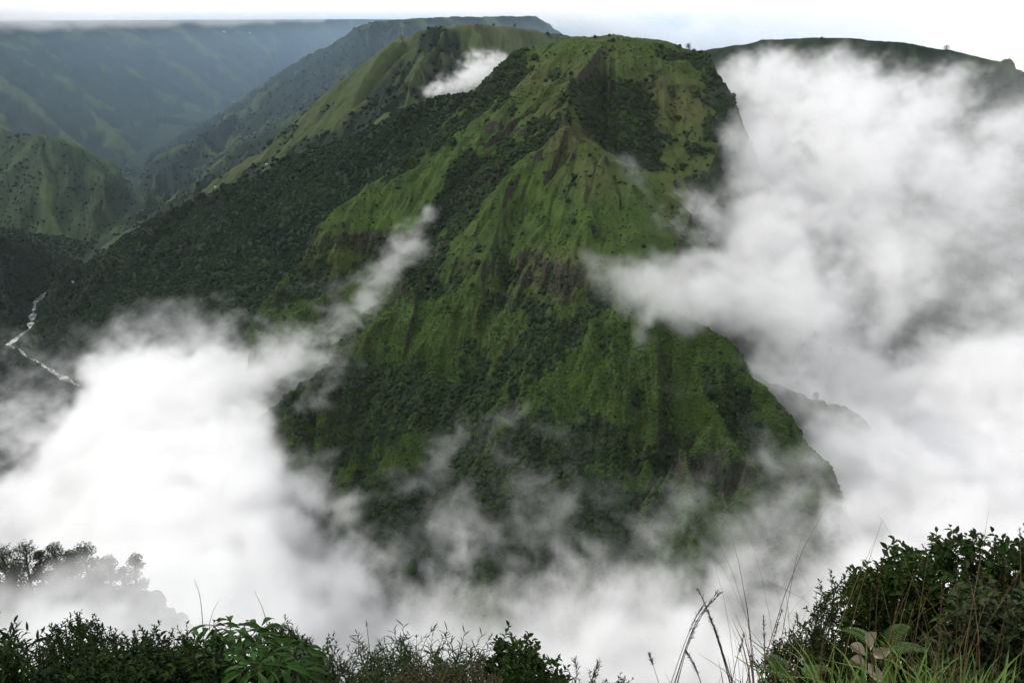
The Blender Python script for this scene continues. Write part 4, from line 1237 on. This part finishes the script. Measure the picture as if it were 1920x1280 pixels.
# umbrella plant: whorls of drooping leaflets
def umbrella_plant():
    g = rng(77)
    bp = at(470, 1200, 6.0)
    base = np.array([bp[0], bp[1], float(ground_z(bp[0], bp[1]))])
    root = empty('umbrella_plant', base)
    tag(root, 'umbrella plant with whorls of large drooping green leaflets in the left shrubs', 'shrub')
    shape = leaf_shape(0.34, 0.42, 0.28, 0.6, 5)
    shared = mesh_np('leaflet', *shape, L_BROAD)
    heads = [(400, 1172, 5.9), (432, 1176, 6.0), (455, 1180, 6.1), (380, 1200, 5.7), (470, 1196, 5.7), (500, 1200, 5.9), (425, 1205, 5.5), (530, 1212, 5.8), (455, 1222, 5.4), (500, 1228, 5.4),
             (548, 1235, 5.6), (520, 1248, 5.2), (478, 1250, 5.1), (440, 1246, 5.2), (562, 1222, 6.0), (485, 1180, 6.2), (410, 1230, 5.3), (555, 1256, 5.3)]
    stems = []
    for hx, hy, Yv in heads:
        c = np.array(at(hx, hy, Yv)) - base
        stems.append(tube(curve_to(np.array([g.normal() * 0.08, g.normal() * 0.08, 0]), c, 8, 0.05, g), np.linspace(0.014, 0.004, 8), 5))
        n = int(g.integers(7, 10)); a0 = g.random() * 6.28
        for i in range(n):
            a = a0 + i * 2 * math.pi / n + g.normal() * 0.1
            d = np.array([[math.cos(a), math.sin(a), g.uniform(-0.25, 0.15)]])
            L_ = g.uniform(0.125, 0.175)
            p0 = c + d[0] * 0.045
            stems.append(tube([c, c + d[0] * 0.03 + [0, 0, 0.006], p0], 0.0018, 3))
            M = frames(None, d, np.array([L_]), np.array([g.normal() * 0.25]))[0]
            o = bpy.data.objects.new('leaflet', shared); col.objects.link(o); o.parent = root
            o.matrix_local = Matrix([list(M[r]) + [p0[r]] for r in range(3)] + [[0, 0, 0, 1]])
    v, f = merge(stems)
    link('stem', mesh_np('stem', v, f, BARK), root)


umbrella_plant()


# ---- grass: stalks one by one, blades as a mass
def stalk(label, pts, Y_, r=0.004, head=0.35, mat=L_DRY, seed=0, name='grass_stalk', group='tall grass stalks along the viewpoint', spike=0.020, dens=60, extra=None):
    g = rng(seed)
    P = np.array([at(a, b, Y_ + i * 0.0) for i, (a, b) in enumerate(pts)])
    t = np.linspace(0, 1, len(P)); tt = np.linspace(0, 1, 14)
    path = np.stack([np.interp(tt, t, P[:, k]) for k in range(3)], 1)
    # ease the corners
    for _ in range(3): path[1:-1] = (path[:-2] + 2 * path[1:-1] + path[2:]) / 4
    b = path[0].copy()
    gz = float(ground_z(b[0], b[1]))
    low = np.array([b[0], b[1], gz])
    path = np.vstack([low[None], (low * 0.5 + b * 0.5)[None], path])
    root = empty(name, low); tag(root, label, 'grass stalk', group)
    rr = np.linspace(r, r * 0.3, len(path))
    link('stem', mesh_np('stem', *tube(path - low, rr, 5), mat), root)
    if head > 0:
        n = int(dens * head)
        u = 1 - g.random(n) * head
        k = u * (len(path) - 1); i = np.minimum(k.astype(int), len(path) - 2); fr = (k - i)[:, None]
        c = path[i] * (1 - fr) + path[i + 1] * fr
        dd = path[i + 1] - path[i]; dd /= np.linalg.norm(dd, axis=1)[:, None]
        M = frames(None, dd + g.normal(size=(n, 3)) * 0.28, np.full(n, spike) * g.uniform(0.6, 1.3, n), g.random(n) * 6)
        v, f = stamp(NARROW, c - low, M)
        link('seed_head', mesh_np('seed_head', v, f, mat), root)
    return root


ST = [
    ('long arching grass stalk crossing the other, leaning right from the centre right clump', [(1262, 1290), (1290, 1200), (1312, 1150), (1350, 1112)], 4.4, 0.0050, 0.5),
    ('second arching grass stalk in the centre right clump with its tip curling right', [(1268, 1290), (1285, 1222), (1305, 1170), (1345, 1108)], 4.45, 0.0035, 0.5),
    ('thin grass stalk on the left side of the centre right clump', [(1255, 1290), (1280, 1215), (1300, 1165), (1318, 1135)], 4.5, 0.0030, 0.4),
    ('stout grass stalk leaning left that crosses the arching pair', [(1372, 1290), (1350, 1210), (1330, 1150), (1310, 1106)], 4.3, 0.0055, 0.6),
    ('grass stalk just right of the crossing pair, leaning left with dense seeds', [(1376, 1290), (1356, 1225), (1342, 1180), (1332, 1160)], 4.35, 0.0050, 0.7),
    ('short grass stalk leaning right from the foot of the crossing pair', [(1370, 1290), (1380, 1240), (1388, 1215), (1395, 1190)], 4.4, 0.0030, 0.4),
    ('upright brown grass stalk standing alone left of the right hand thicket', [(1437, 1290), (1434, 1230), (1432, 1155)], 4.3, 0.0045, 0.6),
    ('thin grass stalk bending right beside the lone brown stalk', [(1446, 1230), (1452, 1190), (1466, 1143)], 4.8, 0.0022, 0.5),
    ('very thin pale grass stalk over the low dark bush', [(1494, 1200), (1496, 1175), (1494, 1152)], 5.0, 0.0020, 0.4),
    ('tall brown grass stalk in front of the gap between the right hand bushes', [(1642, 1200), (1644, 1130), (1650, 1070), (1660, 1035)], 4.6, 0.0040, 0.5),
    ('stout brown grass stalk rising before the right hand bush', [(1758, 1290), (1762, 1200), (1766, 1100)], 4.0, 0.0070, 0.75),
    ('leaning brown grass stalk in the right hand thicket', [(1655, 1290), (1668, 1200), (1686, 1125)], 4.1, 0.0065, 0.6),
    ('thin pale stalk curving up to the right in the right hand thicket', [(1830, 1240), (1836, 1170), (1845, 1080), (1826, 1045)], 4.6, 0.0028, 0.3),
    ('thin pale stalk leaning far right near the right edge', [(1788, 1290), (1840, 1190), (1915, 1065)], 4.3, 0.0028, 0.3),
    ('straight pale stalk upright near the right edge', [(1880, 1210), (1884, 1120), (1886, 1052)], 4.8, 0.0026, 0.3),
    ('brown stalk leaning left at the right edge of the frame', [(1925, 1180), (1880, 1120), (1840, 1065)], 4.6, 0.0026, 0.3),
    ('pale stalk with a kink in front of the right hand thicket', [(1700, 1290), (1712, 1190), (1745, 1100)], 4.3, 0.0026, 0.3),
    ('reed tip poking up at the top right corner of the thicket', [(1914, 1100), (1914, 1030), (1912, 990)], 6.0, 0.0050, 0.3),
    ('tall brown stalk in front of the low dark bush', [(1536, 1290), (1542, 1215), (1546, 1196)], 4.1, 0.0075, 0.6),
    ('leaning thin stalk left of the crossing stalks', [(1238, 1290), (1226, 1250), (1218, 1226)], 4.4, 0.0022, 0.4),
    ('dark leaning stalk just left of the crossing stalks', [(1318, 1290), (1304, 1250), (1288, 1222)], 4.2, 0.0038, 0.6),
    ('long bare whip rising highest above the umbrella plant', [(381, 1200), (379, 1150), (374, 1110), (364, 1086)], 6.0, 0.0045, 0.0),
    ('short bare whip leaning right above the umbrella plant', [(392, 1170), (400, 1143), (411, 1124)], 6.0, 0.0030, 0.0),
    ('bare whip leaning left above the rounded bush', [(501, 1172), (492, 1138), (477, 1107)], 6.6, 0.0040, 0.0),
    ('straight bare stalk standing among the bamboo like shrubs', [(696, 1250), (692, 1210), (687, 1165)], 6.0, 0.0050, 0.12),
    ('bare stalk leaning right with a leafy tip above the bamboo like shrubs', [(784, 1240), (797, 1200), (814, 1176)], 6.2, 0.0040, 0.25),
    ('bent bare twig left of the broad leaved bush', [(892, 1245), (905, 1215), (922, 1190)], 6.2, 0.0045, 0.2),
    ('upright bare twig between the bamboo like shrubs', [(781, 1235), (781, 1210), (781, 1192)], 6.4, 0.0032, 0.1),
    ('feathery sprig rising from the low shrub in the bottom left corner', [(20, 1215), (24, 1190), (33, 1166)], 5.8, 0.0030, 0.5),
    ('small feathery sprig at the bottom right of the broad leaved bush', [(1076, 1290), (1082, 1262), (1078, 1238)], 5.6, 0.0030, 0.6),
    ('slanting feathery sprig at the bottom edge, second right of the broad leaved bush', [(1108, 1290), (1114, 1264), (1122, 1242)], 5.6, 0.0030, 0.6),
]
for k, (lb, pts, Yv, r_, hd) in enumerate(ST):
    bare_w = hd < 0.3
    dk = k in (21, 22, 23, 24, 25, 26, 27)
    stalk(lb, pts, Yv, r_ * 0.8, hd, BARK if (dk or k < 6 or k in (6, 7, 19, 20)) else (L_DRY if k not in (28, 29, 30) else L_DARK), 300 + k, 'bare_twig' if dk else 'grass_stalk',
          'bare twigs above the shrubs' if dk else 'tall grass stalks along the viewpoint', spike=0.045 if k in (25, 28, 29, 30) else 0.021, dens=60 if k in (25, 28, 29, 30) else 220)


def ribbons(name, label, n, xr, yr, length, width, mat, seed, top_fn=None, lean=0.5, parent=None, kind='stuff'):
    g = rng(seed)
    vs, fs, k = [], [], 0
    seg = 6
    for i in range(n):
        x = g.uniform(*xr); y = g.uniform(*yr)
        X_ = x * y
        z0 = float(ground_z(X_, y))
        L_ = g.uniform(*length); w = g.uniform(*width)
        a = g.random() * 6.28
        d = np.array([math.cos(a), math.sin(a), 0]); s_ = np.array([-d[1], d[0], 0])
        le = g.uniform(0.1, lean)
        t = np.linspace(0, 1, seg + 1)
        p = np.array([X_, y, z0])[None] + d[None] * (L_ * le * t ** 2)[:, None] + np.array([0, 0, 1.0])[None] * (L_ * (t - le * 0.75 * t ** 3))[:, None]
        ww = w * np.sin(math.pi * (0.12 + 0.88 * t)) * 0.5 + 0.0004
        q = np.stack([p - s_ * ww[:, None], p + np.array([0, 0, -0.2 * w]), p + s_ * ww[:, None]], 1).reshape(-1, 3)
        ii = np.arange((seg + 1) * 3).reshape(-1, 3) + k
        f = np.concatenate([np.stack([ii[:-1, c], ii[:-1, c + 1], ii[1:, c + 1], ii[1:, c]], -1) for c in (0, 1)])
        vs.append(q); fs.append(f); k += len(q)
    o = link(name, mesh_np(name, np.concatenate(vs), np.concatenate(fs), mat), parent)
    tag(o, label, kind=kind)


ribbons('grass', 'long green blades of grass filling the bottom right corner', 900, (0.36, 0.60), (3.3, 4.7), (0.55, 1.05), (0.008, 0.020), L_GRASS, 500, lean=0.75)
ribbons('dry_grass', 'dry straw coloured blades mixed into the grass at bottom right', 220, (0.24, 0.58), (3.3, 4.7), (0.5, 1.1), (0.003, 0.008), L_DRY, 501, lean=0.6)
ribbons('straw_stalks', 'tall thin straw coloured stalks standing in the bottom right corner', 70, (0.26, 0.58), (3.6, 5.2), (1.2, 1.9), (0.0025, 0.0045), L_DRY, 503, lean=0.35)
ribbons('sparse_grass', 'thin dark grass along the bottom edge right of centre', 140, (0.08, 0.34), (3.8, 5.0), (0.5, 0.9), (0.003, 0.007), L_MID, 502, lean=0.7)


def fern(label, px, py, Yv, fr_dirs, L_, seed):
    g = rng(seed)
    c = np.array(at(px, py, Yv)); gz = float(ground_z(c[0], c[1]))
    root = empty('fern', (c[0], c[1], gz)); tag(root, label, 'fern', 'ferns in the grass')
    top = np.array([0, 0, max(0.1, c[2] - gz)])
    pin = leaf_shape(0.13, 0.2, 0.2, seg=3)
    for a, up in fr_dirs:
        d = np.array([math.cos(a), math.sin(a), 0])
        t = np.linspace(0, 1, 18)
        p = top[None] * np.minimum(1, t * 4)[:, None] * 1.0 + d[None] * (L_ * np.maximum(0, t - 0.12))[:, None] + np.array([0, 0, 1.0]) * (up * np.sin(np.maximum(0, t - 0.2) * 3.0) * 0.3 * L_)[:, None]
        parts = [tube(p, np.linspace(0.003, 0.001, 18), 3)]
        idx_ = np.linspace(4, 17, 22)
        pos, dr, sz = [], [], []
        for kk in idx_:
            i = min(16, int(kk)); q = p[i] * (1 - (kk - i)) + p[i + 1] * (kk - i)
            tt = (kk - 4) / 13; dd = p[i + 1] - p[i]; dd /= np.linalg.norm(dd)
            sd = np.cross(dd, [0, 0, 1.0]); sd /= np.linalg.norm(sd) + 1e-6
            for s_ in (-1, 1):
                pos.append(q); dr.append(sd * s_ + dd * 0.45); sz.append(L_ * 0.26 * (1 - tt) ** 0.7 * (0.6 + 0.4 * min(1, tt * 5)) + 0.01)
        pos = np.array(pos); M = frames(None, np.array(dr), np.array(sz), g.normal(size=len(pos)) * 0.1)
        parts.append(stamp(pin, pos, M))
        v, f = merge(parts)
        link('frond', mesh_np('frond', v, f, L_FERN), root)


fern('bright green fern behind the pale dead leaves in the right hand grass', 1655, 1215, 4.3, [(-0.3, 0.6), (0.6, 1.0), (2.6, 0.8)], 0.24, 600)
fern('bright green fern low at the bottom edge below the lone brown stalk', 1490, 1268, 4.2, [(2.9, 0.5), (0.2, 0.5), (2.3, 0.7)], 0.22, 601)


def dead_leaves():
    c = np.array(at(1632, 1215, 4.0)); gz = float(ground_z(c[0], c[1]))
    root = empty('withered_plant', (c[0], c[1], gz))
    tag(root, 'withered pale plant with large cream coloured dead leaves standing in the grass', 'dead plant')
    h = c[2] - gz
    path = curve_to(np.zeros(3), np.array([0, 0, h + 0.03]), 8, 0.02, rng(3))
    link('stem', mesh_np('stem', *tube(path, np.linspace(0.006, 0.003, 8), 5), L_DRY), root)
    shape = leaf_shape(0.55, -0.25, 0.5, seg=5)
    for dx, dz, L_, up, out in ((0.0, 0.0, 0.13, 1.0, 0.25), (-0.02, -0.04, 0.10, 0.7, -0.8), (0.01, -0.03, 0.10, 0.6, 0.9), (-0.01, -0.10, 0.11, 0.35, -0.5), (0.0, -0.08, 0.10, -0.5, 0.5)):
        M = frames(None, np.array([[out, -0.35, up]]), np.array([L_]), np.array([1.2]))[0]
        o = link('leaf', mesh_np('leaf', *shape, L_PALE), root)
        o.matrix_local = Matrix([list(M[r]) + [(dx, 0, h + dz)[r]] for r in range(3)] + [[0, 0, 0, 1]])


dead_leaves()


# ------------------------------------------------------------------ trees one can tell apart
def hit(px, py, y0=800, y1=9000):
    """where the sight line through a photo point first meets the ground"""
    p = at(px, py, 1.0)
    ys = np.concatenate([np.arange(y0, 2400, 2.0), np.arange(2400, y1, 6.0)])
    g_ = ground_z(p[0] * ys, ys)
    k = np.nonzero(p[2] * ys < g_)[0]
    if len(k) == 0: return None
    y = ys[k[0]]
    return np.array([p[0] * y, y, float(g_[k[0]])])


TREE_LEAF = leaf_mat('tree_leaf', (0.012, 0.024, 0.008), (0.040, 0.062, 0.016), 0.6, 0.5, 0.25)
QUAD = (np.array([(0, -0.5, 0), (0.6, -0.35, 0.15), (1, 0.1, -0.1), (0.4, 0.5, 0.1)], float), np.array([(0, 1, 2, 3)]))


def tree(label, base, height, width, seed, group=None, lean=0.0, name='tree', leaf=0.45, n_leaf=1500, bare=0.35):
    g = rng(seed)
    root = empty(name, base); tag(root, label, 'tree', group)
    top = np.array([lean * height, 0, height * 0.82])
    trunk = [tube(curve_to(np.zeros(3), top, 9, 0.02, g), np.linspace(height * 0.028, height * 0.006, 9), 6)]
    lobes = []
    for k in range(11):
        t = bare + (1 - bare) * (k / 10.0) ** 0.9
        a = k * 2.4 + g.random()
        rr = width * 0.5 * math.sin(math.pi * min(0.92, (t - bare) / (1 - bare) * 0.75 + 0.22)) * g.uniform(0.45, 0.8)
        c = np.array([math.cos(a) * rr + lean * height * t, math.sin(a) * rr, height * t * 0.93])
        lobes.append((c, width * g.uniform(0.19, 0.31)))
        trunk.append(tube(curve_to(np.array([lean * height * t * 0.75, 0, height * t * 0.72]), c, 5, 0.05, g), np.linspace(height * 0.010, height * 0.003, 5), 4))
    v, f = merge(trunk); link('trunk', mesh_np('trunk', v, f, BARK), root)
    P, D, S = [], [], []
    for c, r in lobes:
        n = n_leaf // len(lobes)
        d = g.normal(size=(n, 3)); d /= np.linalg.norm(d, axis=1)[:, None]
        rad_ = r * g.random(n)[:, None] ** 0.45 * (1 + 0.25 * np.sin(d[:, :1] * 7 + c[0]) * np.sin(d[:, 2:] * 6))
        P.append(c + d * rad_ * [1.15, 1.15, 0.85]); D.append(d + g.normal(size=(n, 3)) * 0.6); S.append(g.uniform(0.6, 1.3, n) * leaf)
    P = np.concatenate(P); D = np.concatenate(D); S = np.concatenate(S)
    v, f = stamp(QUAD, P, frames(None, D, S, g.random(len(P)) * 6))
    link('crown', mesh_np('crown', v, f, TREE_LEAF), root)


G1 = 'trees on the wooded knoll in the mist'
for k, (px, py, wpx, lb) in enumerate([
        (2, 1024, 46, 'dark broad tree at the very left edge of the wooded knoll'),
        (43, 1016, 50, 'darkest and clearest tree on the wooded knoll, second from the left edge'),
        (72, 1030, 34, 'small dark tree squeezed between the two clearest trees on the knoll'),
        (99, 1016, 44, 'open topped tree on the middle of the knoll, just clear of the mist'),
        (128, 1032, 34, 'low rounded tree half lost in mist right of the open topped tree'),
        (155, 1021, 46, 'tall pale grey tree in the mist with a ragged crown'),
        (200, 1042, 32, 'short faint tree in thick mist right of the tall pale grey tree'),
        (250, 1036, 40, 'faintest and farthest right tree standing up out of the mist'),
        (228, 1056, 30, 'low faint tree in thick mist beside the farthest right tree'),
        (20, 1048, 44, 'low dark tree in front of the two leftmost trees on the knoll'),
        (115, 1052, 40, 'low tree in front of the open topped tree, its foot in mist'),
        (178, 1056, 40, 'low misty tree in front of the tall pale grey tree')]):
    Yv = 300 if py < 1046 else 290
    tp = np.array(at(px, py, Yv)); gz = float(ground_z(tp[0], tp[1]))
    sc_ = 1 / FPX * 345
    tree(lb, (tp[0], tp[1], gz - 0.2), max(5.0, tp[2] - gz), wpx * sc_ * 1.15, 700 + k, G1, leaf=0.42, n_leaf=4200, bare=0.1)

G2 = 'lone trees standing on the mountain slopes'
for k, (px, py, hp, wp, lb) in enumerate([
        (1528, 752, 17, 11, 'lone dark tree highest on the misty spur at lower right'),
        (1499, 781, 16, 9, 'dark slender tree below the lone tree on the misty spur'),
        (1469, 758, 15, 10, 'round dark tree left of the slender tree on the misty spur'),
        (1486, 757, 13, 7, 'small pale tree just right of the round dark tree on the misty spur'),
        (1454, 744, 12, 7, 'small tree farthest left of those on the misty spur'),
        (1518, 800, 12, 8, 'small tree lowest of those on the misty spur'),
        (1290, 97, 13, 11, 'tree standing against the cloud on the right shoulder of the domed summit'),
        (1347, 162, 10, 12, 'small tree on the steep right edge of the domed summit'),
        (1300, 102, 8, 9, 'low tree right beside the one on the summit shoulder'),
        (1272, 92, 6, 10, 'low bushy tree left of the one on the summit shoulder'),
        (1773, 98, 10, 12, 'tree with an open crown on the skyline of the cloudy mountain'),
        (1540, 76, 4, 6, 'tiny tree near the highest point of the cloudy mountain skyline'),
        (965, 52, 6, 6, 'tiny tree on the skyline of the domed hill behind the mountain, right one'),
        (925, 50, 5, 6, 'tiny tree on the skyline of the domed hill behind the mountain, left one'),
        (1172, 298 + 30, 8, 5, 'small slender tree leaning from the spur edge beside the mist')]):
    b = None
    for dy in range(0, 40, 2):
        b = hit(px, py + dy, 900)
        if b is not None and b[1] < 4200: break
    if b is None: print('no hit', px, py); continue
    dist = b[1] * CP - b[2] * SP
    tree(lb, b - [0, 0, 0.4], hp / FPX * dist * 1.1, wp / FPX * dist, 800 + k, G2, lean=0.05, leaf=0.8, n_leaf=700, bare=0.4)


# ------------------------------------------------------------------ huts far off
def flat_mat(name, c, rough=0.7):
    m, nt, b = new_mat(name)
    n = nt.nodes.new('ShaderNodeTexNoise'); n.inputs['Scale'].default_value = 3.0
    mx = nt.nodes.new('ShaderNodeMix'); mx.data_type = 'RGBA'
    mx.inputs[6].default_value = (*[v * 0.8 for v in c], 1); mx.inputs[7].default_value = (*c, 1)
    nt.links.new(n.outputs['Fac'], mx.inputs[0]); nt.links.new(mx.outputs[2], b.inputs['Base Color'])
    b.inputs['Roughness'].default_value = rough
    return m


M_WHITE = flat_mat('white_wall', (0.34, 0.32, 0.29)); M_TIN = flat_mat('tin_roof', (0.26, 0.27, 0.28), 0.5)
M_BLUE = flat_mat('blue_roof', (0.08, 0.22, 0.55), 0.5); M_DARKW = flat_mat('dark_opening', (0.03, 0.03, 0.03))


def hut(label, px, py, w, roof, seed):
    b = hit(px, py, 1500)
    if b is None: return
    g = rng(seed)
    root = empty('hut', b - [0, 0, 0.5]); root.rotation_euler = (0, 0, g.uniform(-0.5, 0.5)); tag(root, label, 'hut', 'far huts')
    d, h = w * 0.7, w * 0.42
    v = [(x, y, z) for z in (-1.5, h) for x, y in ((-w / 2, -d / 2), (w / 2, -d / 2), (w / 2, d / 2), (-w / 2, d / 2))]
    link('wall', mesh_np('wall', v, [(0, 1, 5, 4), (1, 2, 6, 5), (2, 3, 7, 6), (3, 0, 4, 7)], M_WHITE), root)
    e = 0.5; t = 0.15
    rv = []
    for dz in (0, t):
        rv += [(-w / 2 - e, -d / 2 - e, h - 0.1 + dz), (w / 2 + e, -d / 2 - e, h - 0.1 + dz), (w / 2 + e, 0, h + d * 0.3 + dz), (-w / 2 - e, 0, h + d * 0.3 + dz), (w / 2 + e, d / 2 + e, h - 0.1 + dz), (-w / 2 - e, d / 2 + e, h - 0.1 + dz)]
    rf = [(6, 7, 8, 9), (9, 8, 10, 11), (0, 3, 2, 1), (3, 5, 4, 2), (0, 1, 7, 6), (5, 11, 10, 4), (1, 2, 8, 7), (2, 4, 10, 8), (0, 6, 9, 3), (3, 9, 11, 5)]
    link('roof', mesh_np('roof', rv, rf, roof), root)
    dv = [(-0.5, -d / 2 - 0.03, 0), (0.5, -d / 2 - 0.03, 0), (0.5, -d / 2 - 0.03, 2), (-0.5, -d / 2 - 0.03, 2)]
    link('door', mesh_np('door', dv, [(0, 1, 2, 3)], M_DARKW), root)


for k, (px, py, w, rf, lb) in enumerate([
        (137, 533, 8, M_BLUE, 'tiny hut with a blue roof on the grassy bank above the river'),
        (500, 311, 9, M_TIN, 'tiny pale hut on the crest of the forested ridge, lower left one'),
        (537, 294, 10, M_TIN, 'tiny pale hut on the crest of the forested ridge, upper right one'),
        (404, 352, 7, M_TIN, 'tiny pale hut low on the crest of the forested ridge'),
        (420, 62, 17, M_TIN, 'pale building on the far plateau edge at the reddish scar, left one'),
        (468, 64, 14, M_TIN, 'pale building on the far plateau edge right of the reddish scar')]):
    hut(lb, px, py, w, rf, 900 + k)
print('done', time.time() - T0)
